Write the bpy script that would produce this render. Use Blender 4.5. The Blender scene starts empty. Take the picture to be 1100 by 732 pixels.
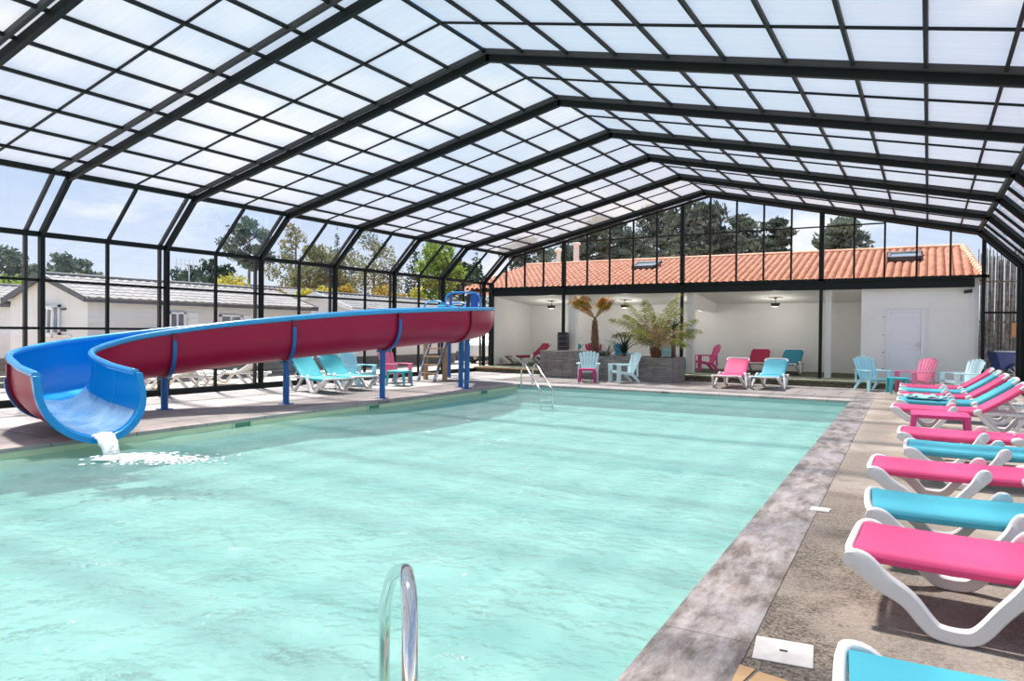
import bpy, math, random
import numpy as np
from mathutils import Vector, Matrix, noise

SC = bpy.context.scene
COL = SC.collection
PI = math.pi
rnd = random.Random(7)

# ------------------------------------------------------------------ camera
CF, CYAW, CPITCH, CROLL, CH = 763.5466, .5299, -.0130, .0098, 1.55
fw = Vector((-math.sin(CYAW)*math.cos(CPITCH), math.cos(CYAW)*math.cos(CPITCH), math.sin(CPITCH)))
r0 = Vector((math.cos(CYAW), math.sin(CYAW), 0))
u0 = r0.cross(fw)
cr_ = r0*math.cos(CROLL) + u0*math.sin(CROLL)
cu_ = -r0*math.sin(CROLL) + u0*math.cos(CROLL)
cam = bpy.data.objects.new('camera', bpy.data.cameras.new('camera'))
COL.objects.link(cam)
M3 = Matrix((cr_, cu_, -fw)).transposed()
cam.matrix_world = Matrix.Translation((0, 0, CH)) @ M3.to_4x4()
cam.data.sensor_width = 36
cam.data.lens = CF/1100*36
cam.data.clip_end = 500
cam.data.clip_start = .05
SC.camera = cam


def at(px, py, Y):
    """point of the plane y = Y seen at a pixel (used to place far things)"""
    d = fw + cr_*((px-550)/CF) - cu_*((py-366)/CF)
    return Vector((0, 0, CH)) + d*(Y/d.y)


def atx(px, py, X):
    d = fw + cr_*((px-550)/CF) - cu_*((py-366)/CF)
    return Vector((0, 0, CH)) + d*(X/d.x)


# --------------------------------------------------------------- materials
def nodes(name):
    m = bpy.data.materials.new(name)
    m.use_nodes = True
    nt = m.node_tree
    nt.nodes.clear()
    out = nt.nodes.new('ShaderNodeOutputMaterial')
    return m, nt, out


def c4(c):
    return (c[0], c[1], c[2], 1)


def noise_fac(nt, scale, detail=4, rough=.6, lo=.35, hi=.65, vec=None, coord='Object'):
    n = nt.nodes.new('ShaderNodeTexNoise')
    n.inputs['Scale'].default_value = scale
    n.inputs['Detail'].default_value = detail
    n.inputs['Roughness'].default_value = rough
    if vec is None:
        tc = nt.nodes.new('ShaderNodeTexCoord')
        vec = tc.outputs[coord]
    nt.links.new(vec, n.inputs['Vector'])
    mr = nt.nodes.new('ShaderNodeMapRange')
    mr.inputs[1].default_value = lo
    mr.inputs[2].default_value = hi
    nt.links.new(n.outputs[0], mr.inputs[0])
    return mr.outputs[0]


def mixc(nt, fac, a, b):
    n = nt.nodes.new('ShaderNodeMix')
    n.data_type = 'RGBA'
    if isinstance(fac, float):
        n.inputs[0].default_value = fac
    else:
        nt.links.new(fac, n.inputs[0])
    for i, v in ((6, a), (7, b)):
        if isinstance(v, tuple):
            n.inputs[i].default_value = c4(v)
        else:
            nt.links.new(v, n.inputs[i])
    return n.outputs[2]


def math_(nt, op, a, b=None):
    n = nt.nodes.new('ShaderNodeMath')
    n.operation = op
    for i, v in ((0, a), (1, b)):
        if v is None:
            continue
        if isinstance(v, (int, float)):
            n.inputs[i].default_value = v
        else:
            nt.links.new(v, n.inputs[i])
    return n.outputs[0]


def pbr(name, col, rough=.5, metal=0., var=None, vscale=3., bump=0., bscale=20., spec=.5, rv=0., vlo=.35, vhi=.65):
    m, nt, out = nodes(name)
    b = nt.nodes.new('ShaderNodeBsdfPrincipled')
    b.inputs['Roughness'].default_value = rough
    b.inputs['Metallic'].default_value = metal
    b.inputs['Specular IOR Level'].default_value = spec
    if var:
        f = noise_fac(nt, vscale, lo=vlo, hi=vhi)
        nt.links.new(mixc(nt, f, col, var), b.inputs['Base Color'])
    else:
        b.inputs['Base Color'].default_value = c4(col)
    if bump:
        f = noise_fac(nt, bscale, lo=0, hi=1)
        bp = nt.nodes.new('ShaderNodeBump')
        bp.inputs['Strength'].default_value = bump
        bp.inputs['Distance'].default_value = .02
        nt.links.new(f, bp.inputs['Height'])
        nt.links.new(bp.outputs[0], b.inputs['Normal'])
    nt.links.new(b.outputs[0], out.inputs[0])
    return m


def schlick(nt, f0, normal=None):
    lw = nt.nodes.new('ShaderNodeLayerWeight')
    lw.inputs[0].default_value = .5
    if normal is not None:
        nt.links.new(normal, lw.inputs['Normal'])
    p5 = math_(nt, 'POWER', lw.outputs['Facing'], 5.)
    return math_(nt, 'ADD', math_(nt, 'MULTIPLY', p5, 1-f0), f0)


def glass(name, tint=(.96, .97, .98), gloss=1.0, rough=.0):
    m, nt, out = nodes(name)
    t = nt.nodes.new('ShaderNodeBsdfTransparent')
    t.inputs[0].default_value = c4(tint)
    g = nt.nodes.new('ShaderNodeBsdfGlossy')
    g.inputs['Roughness'].default_value = rough
    k = math_(nt, 'MULTIPLY', schlick(nt, .05), gloss)
    mx = nt.nodes.new('ShaderNodeMixShader')
    nt.links.new(k, mx.inputs[0])
    nt.links.new(t.outputs[0], mx.inputs[1])
    nt.links.new(g.outputs[0], mx.inputs[2])
    nt.links.new(mx.outputs[0], out.inputs[0])
    return m


def add_shaders(nt, parts):
    """parts: list of (weight, shader output); a chain of mix shaders"""
    tot = parts[0][0]
    cur = parts[0][1]
    for w, s in parts[1:]:
        tot += w
        mx = nt.nodes.new('ShaderNodeMixShader')
        mx.inputs[0].default_value = w/tot
        nt.links.new(cur, mx.inputs[1])
        nt.links.new(s, mx.inputs[2])
        cur = mx.outputs[0]
    return cur


def frosted():
    """ribbed twin-wall polycarbonate sheet: lets part of the sun straight through, scatters the rest"""
    m, nt, out = nodes('polycarbonate')
    tc = nt.nodes.new('ShaderNodeTexCoord')
    mp = nt.nodes.new('ShaderNodeMapping')
    mp.inputs['Scale'].default_value = (.35, 12., .35)
    nt.links.new(tc.outputs['Object'], mp.inputs[0])
    f = noise_fac(nt, 1.0, 3, .6, .3, .7, vec=mp.outputs[0])
    col = mixc(nt, f, (.95, .915, .905), (.885, .855, .85))
    t = nt.nodes.new('ShaderNodeBsdfTransparent')
    nt.links.new(col, t.inputs[0])
    tr = nt.nodes.new('ShaderNodeBsdfTranslucent')
    nt.links.new(col, tr.inputs[0])
    df = nt.nodes.new('ShaderNodeBsdfDiffuse')
    nt.links.new(col, df.inputs[0])
    gl = nt.nodes.new('ShaderNodeBsdfGlossy')
    gl.inputs['Roughness'].default_value = .25
    cur = add_shaders(nt, [(.45, t.outputs[0]), (.06, tr.outputs[0]), (.455, df.outputs[0]), (.035, gl.outputs[0])])
    nt.links.new(cur, out.inputs[0])
    return m


def leafmat(name, a, b, c=None, scale=1.2, trans=.3):
    m, nt, out = nodes(name)
    f = noise_fac(nt, scale, 3, .7, .38, .62)
    col = mixc(nt, f, a, b)
    if c:
        f2 = noise_fac(nt, scale*2.7, 2, .6, .52, .6)
        col = mixc(nt, f2, col, c)
    d = nt.nodes.new('ShaderNodeBsdfDiffuse')
    t = nt.nodes.new('ShaderNodeBsdfTranslucent')
    nt.links.new(col, d.inputs[0])
    nt.links.new(col, t.inputs[0])
    cur = add_shaders(nt, [(1-trans, d.outputs[0]), (trans, t.outputs[0])])
    nt.links.new(cur, out.inputs[0])
    return m


def brickmat(name, c1, c2, mortar, w, h, msize, rough=.8, plane='XY', bump=.4, var=None, rot=0., off=.5, stain=None):
    m, nt, out = nodes(name)
    tc = nt.nodes.new('ShaderNodeTexCoord')
    mp = nt.nodes.new('ShaderNodeMapping')
    if plane == 'XZ':
        mp.inputs['Rotation'].default_value = (-PI/2, 0, 0)
    elif plane == 'YZ':
        mp.inputs['Rotation'].default_value = (-PI/2, 0, -PI/2)
    else:
        mp.inputs['Rotation'].default_value = (0, 0, rot)
    nt.links.new(tc.outputs['Object'], mp.inputs[0])
    b = nt.nodes.new('ShaderNodeTexBrick')
    b.offset = off
    b.inputs['Scale'].default_value = 1
    b.inputs['Brick Width'].default_value = w
    b.inputs['Row Height'].default_value = h
    b.inputs['Mortar Size'].default_value = msize
    b.inputs['Color1'].default_value = c4(c1)
    b.inputs['Color2'].default_value = c4(c2)
    b.inputs['Mortar'].default_value = c4(mortar)
    nt.links.new(mp.outputs[0], b.inputs['Vector'])
    col = b.outputs[0]
    if var:
        f = noise_fac(nt, 2.2, 6, .7, .35, .7)
        col = mixc(nt, math_(nt, 'MULTIPLY', f, .55), col, var)
    if stain:
        f = noise_fac(nt, .9, 7, .75, .52, .66)
        col = mixc(nt, math_(nt, 'MULTIPLY', f, .8), col, stain)
    p = nt.nodes.new('ShaderNodeBsdfPrincipled')
    p.inputs['Roughness'].default_value = rough
    nt.links.new(col, p.inputs['Base Color'])
    bp = nt.nodes.new('ShaderNodeBump')
    bp.inputs['Strength'].default_value = bump
    bp.inputs['Distance'].default_value = .01
    bp.invert = True
    nt.links.new(b.outputs[1], bp.inputs['Height'])
    nt.links.new(bp.outputs[0], p.inputs['Normal'])
    nt.links.new(p.outputs[0], out.inputs[0])
    return m


def aggregate():
    m, nt, out = nodes('exposed_aggregate')
    tc = nt.nodes.new('ShaderNodeTexCoord')
    v = nt.nodes.new('ShaderNodeTexVoronoi')
    v.inputs['Scale'].default_value = 75
    nt.links.new(tc.outputs['Object'], v.inputs['Vector'])
    sep = nt.nodes.new('ShaderNodeSeparateColor')
    nt.links.new(v.outputs['Color'], sep.inputs[0])
    peb = mixc(nt, sep.outputs[0], (.035, .027, .02), (.30, .245, .195))
    grain = noise_fac(nt, 160, 2, .5, .3, .7)
    peb = mixc(nt, math_(nt, 'MULTIPLY', grain, .35), peb, (.13, .10, .08))
    pale = noise_fac(nt, .85, 6, .68, .47, .62)
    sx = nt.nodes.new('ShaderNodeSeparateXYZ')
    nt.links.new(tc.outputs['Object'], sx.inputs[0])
    # paler concrete further down the terrace and under the loungers
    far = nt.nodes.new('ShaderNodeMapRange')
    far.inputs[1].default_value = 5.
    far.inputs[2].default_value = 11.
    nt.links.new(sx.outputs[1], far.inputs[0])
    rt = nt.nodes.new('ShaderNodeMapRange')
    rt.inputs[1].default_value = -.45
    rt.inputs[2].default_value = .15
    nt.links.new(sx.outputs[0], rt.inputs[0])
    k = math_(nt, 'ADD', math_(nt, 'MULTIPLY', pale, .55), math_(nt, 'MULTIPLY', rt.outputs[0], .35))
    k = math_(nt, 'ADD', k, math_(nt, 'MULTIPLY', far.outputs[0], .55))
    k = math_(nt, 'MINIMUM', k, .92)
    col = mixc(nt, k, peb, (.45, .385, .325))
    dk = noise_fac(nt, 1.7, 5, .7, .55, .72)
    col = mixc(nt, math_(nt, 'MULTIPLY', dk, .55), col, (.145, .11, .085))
    p = nt.nodes.new('ShaderNodeBsdfPrincipled')
    p.inputs['Roughness'].default_value = .85
    nt.links.new(col, p.inputs['Base Color'])
    bp = nt.nodes.new('ShaderNodeBump')
    bp.inputs['Strength'].default_value = .5
    bp.inputs['Distance'].default_value = .004
    nt.links.new(v.outputs['Distance'], bp.inputs['Height'])
    nt.links.new(bp.outputs[0], p.inputs['Normal'])
    nt.links.new(p.outputs[0], out.inputs[0])
    return m


def copingmat():
    m, nt, out = nodes('weathered_coping_stone')
    tc = nt.nodes.new('ShaderNodeTexCoord')
    mp = nt.nodes.new('ShaderNodeMapping')
    mp.inputs['Scale'].default_value = (5., 1.6, 1)
    nt.links.new(tc.outputs['Object'], mp.inputs[0])
    f = noise_fac(nt, 1.5, 7, .72, .40, .62, vec=mp.outputs[0])
    col = mixc(nt, f, (.14, .11, .095), (.44, .395, .38))
    f2 = noise_fac(nt, 2.2, 6, .7, .52, .66, vec=mp.outputs[0])
    col = mixc(nt, math_(nt, 'MULTIPLY', f2, .6), col, (.33, .25, .20))
    f3 = noise_fac(nt, .7, 5, .7, .5, .62)
    col = mixc(nt, math_(nt, 'MULTIPLY', f3, .5), col, (.44, .40, .43))
    p = nt.nodes.new('ShaderNodeBsdfPrincipled')
    p.inputs['Roughness'].default_value = .42
    nt.links.new(col, p.inputs['Base Color'])
    nt.links.new(p.outputs[0], out.inputs[0])
    return m


def watermat():
    m, nt, out = nodes('pool_water')
    tc = nt.nodes.new('ShaderNodeTexCoord')
    mp = nt.nodes.new('ShaderNodeMapping')
    mp.inputs['Rotation'].default_value = (0, 0, .6)
    mp.inputs['Scale'].default_value = (1., 1.35, 1)
    nt.links.new(tc.outputs['Object'], mp.inputs[0])
    n1 = math_(nt, 'ADD', noise_fac(nt, 1.5, 3, .5, 0, 1, vec=mp.outputs[0]), math_(nt, 'MULTIPLY', noise_fac(nt, 4.5, 4, .55, 0, 1, vec=mp.outputs[0]), .35))
    bp = nt.nodes.new('ShaderNodeBump')
    bp.inputs['Strength'].default_value = 1.
    bp.inputs['Distance'].default_value = .26
    nt.links.new(n1, bp.inputs['Height'])
    t = nt.nodes.new('ShaderNodeBsdfTransparent')
    t.inputs[0].default_value = (.76, .955, .93, 1)
    d = nt.nodes.new('ShaderNodeBsdfDiffuse')
    d.inputs[0].default_value = (.45, .65, .615, 1)
    nt.links.new(bp.outputs[0], d.inputs['Normal'])
    g = nt.nodes.new('ShaderNodeBsdfGlossy')
    g.inputs['Roughness'].default_value = .04
    nt.links.new(bp.outputs[0], g.inputs['Normal'])
    fr = math_(nt, 'MULTIPLY', schlick(nt, .03, bp.outputs[0]), .5)
    body = nt.nodes.new('ShaderNodeMixShader')
    body.inputs[0].default_value = .32
    nt.links.new(t.outputs[0], body.inputs[1])
    nt.links.new(d.outputs[0], body.inputs[2])
    mx = nt.nodes.new('ShaderNodeMixShader')
    nt.links.new(fr, mx.inputs[0])
    nt.links.new(body.outputs[0], mx.inputs[1])
    nt.links.new(g.outputs[0], mx.inputs[2])
    nt.links.new(mx.outputs[0], out.inputs[0])
    return m


M = {}
M['frame'] = pbr('dark_green_aluminium', (.007, .012, .012), .5, spec=.22)
M['frame2'] = pbr('grey_aluminium', (.045, .045, .047), .5, spec=.3)
M['roof'] = frosted()
M['pane'] = glass('clear_glazing', (.83, .85, .86), .9)
M['white'] = pbr('white_plastic', (.82, .80, .79), .42, var=(.76, .74, .72), vscale=2)
M['pink'] = pbr('pink_sling', (.80, .072, .225), .62, bump=.25, bscale=220, var=(.75, .06, .205), vscale=2)
M['turq'] = pbr('turquoise_sling', (.06, .43, .54), .62, bump=.25, bscale=220, var=(.05, .39, .50), vscale=2)
M['ppink'] = pbr('pink_plastic', (.80, .24, .38), .45)
M['pdpink'] = pbr('magenta_plastic', (.60, .03, .18), .45)
M['pblue'] = pbr('pale_blue_plastic', (.42, .76, .84), .45)
M['pwblue'] = pbr('ice_blue_plastic', (.62, .84, .87), .45)
M['pturq'] = pbr('turquoise_plastic', (.03, .45, .50), .45)
M['slide_blue'] = pbr('blue_fibreglass', (.0, .27, .66), .25, var=(.0, .30, .70), vscale=.8)
M['slide_rim'] = pbr('sky_blue_fibreglass', (.04, .36, .76), .25)
M['slide_red'] = pbr('crimson_fibreglass', (.40, .008, .06), .4, var=(.35, .007, .05), vscale=1.2, spec=.3)
M['slide_dred'] = pbr('dark_crimson_flange', (.20, .006, .03), .35)
M['leg_blue'] = pbr('blue_painted_steel', (.006, .13, .42), .35)
M['steel'] = pbr('polished_stainless_steel', (.72, .72, .72), .10, 1.0)
M['wall'] = pbr('white_render', (.87, .855, .825), .85, var=(.84, .825, .795), vscale=1.2, bump=.1, bscale=60)
M['ceil'] = pbr('cream_soffit', (.82, .81, .77), .85)
M['door'] = pbr('white_pvc', (.82, .83, .88), .4)
M['black'] = pbr('black_plastic', (.015, .015, .017), .45)
M['chrome'] = pbr('brushed_metal', (.6, .6, .58), .3, 1.0)
M['carpet'] = pbr('dark_green_carpet', (.07, .085, .045), .95, var=(.09, .105, .06), vscale=3)
M['slab'] = pbr('mossy_concrete', (.40, .40, .30), .9, var=(.26, .28, .17), vscale=2)
M['riser'] = brickmat('mossy_stone_riser', (.20, .15, .10), (.09, .08, .05), (.05, .045, .03), .22, .1, .02, plane='XZ', var=(.10, .10, .05))
M['tile'] = pbr('terracotta_tile', (.58, .25, .155), .85, var=(.40, .155, .09), vscale=5., bump=.3, bscale=30)
M['tilepale'] = pbr('pale_terracotta', (.62, .34, .22), .85, var=(.5, .25, .15), vscale=1.5)
M['planter'] = brickmat('grey_slate_cladding', (.35, .31, .29), (.16, .145, .14), (.10, .09, .085), .42, .055, .006, plane='XZ', bump=.9, var=(.46, .42, .39))
M['planterside'] = brickmat('grey_slate_cladding_side', (.35, .31, .29), (.16, .145, .14), (.10, .09, .085), .42, .055, .006, plane='YZ', bump=.9, var=(.46, .42, .39))
M['soil'] = pbr('dark_soil', (.05, .035, .025), .95, var=(.10, .07, .05), vscale=12)
M['agg'] = aggregate()
M['coping'] = copingmat()
M['paving'] = brickmat('pale_terrace_paving', (.36, .325, .31), (.31, .28, .265), (.10, .088, .08), 1.0, 1.0, .018, plane='XY', bump=.3, var=(.25, .22, .205), rot=.0246, stain=(.20, .175, .165))
M['edge'] = brickmat('dark_edge_paving', (.44, .38, .36), (.35, .30, .285), (.15, .13, .12), 1.2, .5, .01, plane='XY', bump=.3, var=(.55, .49, .46), rot=.0246+PI/2, stain=(.22, .19, .18))
M['liner'] = pbr('lime_pool_liner', (.84, .87, .60), .5, var=(.80, .84, .57), vscale=1.5)
M['basin'] = pbr('pale_turquoise_liner', (.49, .685, .655), .6, var=(.44, .65, .62), vscale=.7)
M['water'] = watermat()
M['basinwall'] = pbr('shaded_wall_liner', (.26, .70, .66), .6, var=(.22, .66, .62), vscale=.7)  # same liner as the floor, wall shade put into a deeper teal
M['foam'] = pbr('white_foam', (.92, .96, .96), .5, bump=.5, bscale=40)
M['sand'] = pbr('sandy_gravel', (.56, .48, .38), .95, var=(.44, .37, .29), vscale=1.4)
M['grass'] = pbr('dry_grass', (.16, .17, .06), .95, var=(.26, .23, .11), vscale=.5)
M['home'] = pbr('white_cladding', (.76, .735, .715), .7, var=(.72, .70, .68), vscale=.8)
M['homeroof'] = pbr('pale_grey_roof_tile', (.25, .23, .22), .85, var=(.19, .172, .165), vscale=1.5)
M['homeroof2'] = pbr('grey_roof_sheet', (.17, .165, .16), .8, var=(.13, .125, .12), vscale=1.5)
M['fascia'] = pbr('dark_grey_fascia', (.085, .08, .09), .6)
M['wframe'] = pbr('white_window_frame', (.85, .85, .84), .4)
M['wpane'] = pbr('dark_window_pane', (.17, .20, .23), .06, spec=.8)
M['skirt'] = pbr('dark_skirting', (.13, .125, .12), .85)
M['redskirt'] = pbr('dark_red_board', (.24, .04, .045), .8)
M['bark'] = pbr('grey_brown_bark', (.12, .09, .07), .95, var=(.2, .155, .12), vscale=3, bump=.6, bscale=14)
M['pine'] = leafmat('pine_needles', (.055, .075, .055), (.11, .13, .09), (.16, .165, .13), .9, .2)
M['pine2'] = leafmat('greyish_pine_needles', (.10, .135, .115), (.16, .20, .15), None, .8, .2)
M['conifer'] = leafmat('dark_conifer', (.028, .055, .036), (.06, .095, .055), None, .8, .15)
M['broad'] = leafmat('fresh_green_leaves', (.10, .19, .045), (.24, .33, .07), (.38, .42, .10), 1.0, .35)
M['olive'] = leafmat('olive_leaves', (.11, .13, .06), (.20, .21, .10), (.28, .24, .12), 1.0, .3)
M['yellow'] = leafmat('yellow_green_leaves', (.20, .27, .05), (.52, .47, .07), (.72, .50, .10), 1.6, .35)
M['orangebush'] = leafmat('orange_leaves', (.30, .24, .05), (.65, .34, .07), (.16, .19, .05), 1.6, .35)
M['palm'] = leafmat('palm_leaflets', (.085, .13, .025), (.24, .27, .06), (.50, .46, .20), 2.2, .3)
M['palmorange'] = leafmat('orange_palm_leaflets', (.34, .24, .035), (.62, .19, .03), (.17, .22, .04), 2.8, .3)
M['palmtrunk'] = pbr('hairy_palm_trunk', (.14, .07, .04), .95, var=(.28, .15, .09), vscale=14, bump=.9, bscale=30)
M['agave'] = leafmat('grey_green_spikes', (.16, .20, .14), (.30, .32, .24), None, 3., .2)
M['agave2'] = leafmat('dark_spikes', (.035, .055, .04), (.08, .10, .075), None, 3., .2)
M['wood'] = pbr('pale_timber', (.55, .38, .22), .75, var=(.42, .28, .16), vscale=4)
M['cane'] = pbr('grey_cane', (.30, .27, .235), .9, var=(.12, .105, .09), vscale=9)
M['cloth'] = pbr('aqua_towelling', (.32, .80, .74), .95, var=(.50, .86, .80), vscale=9, bump=.6, bscale=90)
M['clothdark'] = pbr('petrol_print', (.02, .10, .16), .95)
M['plate'] = pbr('pale_lid_plastic', (.70, .66, .62), .55, var=(.56, .52, .50), vscale=9)
M['terra'] = pbr('orange_terrace_tile', (.62, .38, .19), .7, var=(.54, .32, .16), vscale=6)
M['green'] = pbr('green_opening', (.10, .30, .19), .6)
M['limeframe'] = pbr('lime_plastic', (.62, .74, .52), .5)
M['bluecart'] = pbr('blue_paint', (.03, .06, .22), .4)
M['orange'] = pbr('orange_board', (.70, .32, .12), .6)
M['lampglass'] = pbr('frosted_lamp_glass', (.7, .7, .66), .3)
M['lampglass'].node_tree.nodes['Principled BSDF'].inputs['Emission Color'].default_value = (1, .95, .88, 1)
M['lampglass'].node_tree.nodes['Principled BSDF'].inputs['Emission Strength'].default_value = .6  # glow added to go with the terrace fill
M['vent'] = pbr('pale_flue', (.72, .68, .62), .7)
M['car'] = pbr('white_car_paint', (.80, .80, .80), .25)
M['tyre'] = pbr('tyre_rubber', (.02, .02, .02), .8)


# ------------------------------------------------------------ mesh helpers
class MB:
    def __init__(s):
        s.v = []
        s.f = []
        s.mi = []
        s.cur = 0

    def add(s, vs, fs):
        b = len(s.v)
        s.v.extend(Vector(v) for v in vs)
        for f in fs:
            s.f.append(tuple(b+i for i in f))
            s.mi.append(s.cur)
        return s

    def box(s, lo, hi, mat=None):
        x0, y0, z0 = lo
        x1, y1, z1 = hi
        vs = [(x0, y0, z0), (x1, y0, z0), (x1, y1, z0), (x0, y1, z0), (x0, y0, z1), (x1, y0, z1), (x1, y1, z1), (x0, y1, z1)]
        if mat is not None:
            vs = [mat @ Vector(v) for v in vs]
        return s.add(vs, [(0, 3, 2, 1), (4, 5, 6, 7), (0, 1, 5, 4), (1, 2, 6, 5), (2, 3, 7, 6), (3, 0, 4, 7)])

    def bar(s, p, q, w, d, wdir=(0, 1, 0), off=0., w2=None, d2=None):
        """box from p to q; w along wdir, d along the normal of both; off shifts along that normal"""
        p, q, wd = Vector(p), Vector(q), Vector(wdir)
        t = (q-p).normalized()
        n = t.cross(wd).normalized()
        wd = n.cross(t).normalized()
        p = p+n*off
        q = q+n*off
        w2 = w if w2 is None else w2
        d2 = d if d2 is None else d2
        vs = []
        for c, ww, dd in ((p, w, d), (q, w2, d2)):
            for a, b in ((-1, -1), (1, -1), (1, 1), (-1, 1)):
                vs.append(c+wd*(a*ww/2)+n*(b*dd/2))
        return s.add(vs, [(0, 1, 2, 3), (7, 6, 5, 4), (0, 4, 5, 1), (1, 5, 6, 2), (2, 6, 7, 3), (3, 7, 4, 0)])

    def tube(s, pts, r, n=10, cap=True, ell=None):
        pts = [Vector(p) for p in pts]
        rs = r if isinstance(r, (list, tuple)) else [r]*len(pts)
        t0 = (pts[1]-pts[0]).normalized()
        up = Vector((0, 0, 1)) if abs(t0.z) < .9 else Vector((1, 0, 0))
        nrm = t0.cross(up).normalized()
        rings = []
        for i, p in enumerate(pts):
            a = pts[max(0, i-1)]
            b = pts[min(len(pts)-1, i+1)]
            t = (b-a).normalized()
            nrm = (nrm - t*nrm.dot(t)).normalized()
            bn = t.cross(nrm)
            rings.append([p+nrm*(rs[i]*math.cos(2*PI*k/n))+bn*(rs[i]*math.sin(2*PI*k/n)) for k in range(n)])
        return s.loft(rings, True, cap)

    def loft(s, rings, closed=True, cap=True):
        n = len(rings[0])
        vs = [v for r in rings for v in r]
        fs = []
        for i in range(len(rings)-1):
            for k in range(n if closed else n-1):
                k2 = (k+1) % n
                fs.append((i*n+k, i*n+k2, (i+1)*n+k2, (i+1)*n+k))
        if cap and closed:
            fs.append(tuple(range(n-1, -1, -1)))
            fs.append(tuple((len(rings)-1)*n+k for k in range(n)))
        return s.add(vs, fs)

    def prism(s, poly, a, b, axis='y'):
        """closed 2D polygon (ccw) extruded between a and b along an axis"""
        n = len(poly)
        if axis == 'y':
            f = lambda u, v, w: (u, w, v)
        elif axis == 'x':
            f = lambda u, v, w: (w, u, v)
        else:
            f = lambda u, v, w: (u, v, w)
        vs = [f(u, v, a) for u, v in poly]+[f(u, v, b) for u, v in poly]
        fs = [tuple(range(n)), tuple(range(2*n-1, n-1, -1))]
        fs += [(k, n+k, n+(k+1) % n, (k+1) % n) for k in range(n)]
        return s.add(vs, fs)

    def ball(s, c, r, nu=10, nv=7, sc=(1, 1, 1)):
        rings = []
        for i in range(nv+1):
            th = PI*i/nv
            th = min(max(th, .02), PI-.02)
            rings.append([Vector((c[0]+sc[0]*r*math.sin(th)*math.cos(2*PI*k/nu), c[1]+sc[1]*r*math.sin(th)*math.sin(2*PI*k/nu), c[2]+sc[2]*r*math.cos(th))) for k in range(nu)])
        return s.loft(rings)

    def xf(s, mat):
        s.v = [mat @ v for v in s.v]
        return s

    def build(s, name, mat, parent=None, smooth=False, bevel=0., loc=None, seg=2):
        me = bpy.data.meshes.new(name)
        me.from_pydata([tuple(v) for v in s.v], [], s.f)
        for m in (mat if isinstance(mat, (list, tuple)) else [mat]):
            me.materials.append(m)
        if s.cur or any(s.mi):
            me.polygons.foreach_set('material_index', s.mi)
        bmfix(me)
        if smooth:
            me.polygons.foreach_set('use_smooth', [True]*len(me.polygons))
            if smooth != 'all':
                try:
                    me.set_sharp_from_angle(angle=math.radians(40))
                except Exception:
                    pass
        o = bpy.data.objects.new(name, me)
        COL.objects.link(o)
        if parent:
            o.parent = parent
        if loc:
            o.location = loc
        if bevel:
            b = o.modifiers.new('bevel', 'BEVEL')
            b.width = bevel
            b.segments = seg
            b.limit_method = 'ANGLE'
            b.angle_limit = math.radians(40)
        return o


def bmfix(me):
    import bmesh
    if len(me.polygons) > 25000:
        return
    bm = bmesh.new()
    bm.from_mesh(me)
    bmesh.ops.recalc_face_normals(bm, faces=bm.faces)
    bm.to_mesh(me)
    bm.free()


def tag(o, label, cat, group=None, kind=None):
    o['label'] = label
    o['category'] = cat
    if group:
        o['group'] = group
    if kind:
        o['kind'] = kind
    return o


def struct(o, label=None, cat=None):
    o['kind'] = 'structure'
    if label:
        o['label'] = label
        o['category'] = cat
    return o


def empty(name, loc=(0, 0, 0), rz=0.):
    o = bpy.data.objects.new(name, None)
    COL.objects.link(o)
    o.location = loc
    o.rotation_euler = (0, 0, rz)
    o.empty_display_size = .2
    return o


def thing(name, label, cat, loc=(0, 0, 0), rz=0., group=None):
    return tag(empty(name, loc, rz), label, cat, group)


def dup(root, loc, rz, label, group=None, mat=None):
    """copy of a thing with its parts; mat: {old material name: new material} put on the copies' own slots"""
    kids = {}
    for o in bpy.data.objects:
        if o.parent:
            kids.setdefault(o.parent.name, []).append(o)

    def cp(o, par):
        c = o.copy()
        if mat and c.type == 'MESH':
            hit = [m.name in mat for m in c.data.materials]
            if any(hit):
                key = (c.data.name, tuple(sorted((k, v.name) for k, v in mat.items())))
                if key not in MESHCACHE:
                    d = c.data.copy()
                    for i, m in enumerate(d.materials):
                        if m.name in mat:
                            d.materials[i] = mat[m.name]
                    MESHCACHE[key] = d
                c.data = MESHCACHE[key]
        COL.objects.link(c)
        c.parent = par
        for ch in kids.get(o.name, []):
            cp(ch, c)
        return c
    r = cp(root, None)
    r.location = loc
    r.rotation_euler = (0, 0, rz)
    r['label'] = label
    if group:
        r['group'] = group
    return r


MESHCACHE = {}
# ------------------------------------------------------------------- world
SUN = Vector((-.47, .24, 1)).normalized()
w = bpy.data.worlds.new('sky')
SC.world = w
w.use_nodes = True
nt = w.node_tree
nt.nodes.clear()
wo = nt.nodes.new('ShaderNodeOutputWorld')
bg = nt.nodes.new('ShaderNodeBackground')
tc = nt.nodes.new('ShaderNodeTexCoord')
sp = nt.nodes.new('ShaderNodeSeparateXYZ')
nt.links.new(tc.outputs['Generated'], sp.inputs[0])
cr = nt.nodes.new('ShaderNodeValToRGB')
cr.color_ramp.elements[0].position = 0
cr.color_ramp.elements[0].color = (.36, .44, .57, 1)
cr.color_ramp.elements[1].position = .9
cr.color_ramp.elements[1].color = (.20, .32, .54, 1)
e = cr.color_ramp.elements.new(.22)
e.color = (.26, .37, .56, 1)
nt.links.new(sp.outputs[2], cr.inputs[0])
mp = nt.nodes.new('ShaderNodeMapping')
mp.inputs['Scale'].default_value = (1.6, 1.6, 4.2)
mp.inputs['Location'].default_value = (.35, .1, .2)
nt.links.new(tc.outputs['Generated'], mp.inputs[0])
cl = noise_fac(nt, 1.7, 7, .58, .50, .68, vec=mp.outputs[0])
low = nt.nodes.new('ShaderNodeMapRange')     # a bank of cloud low over the horizon
low.inputs[1].default_value = .30
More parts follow.
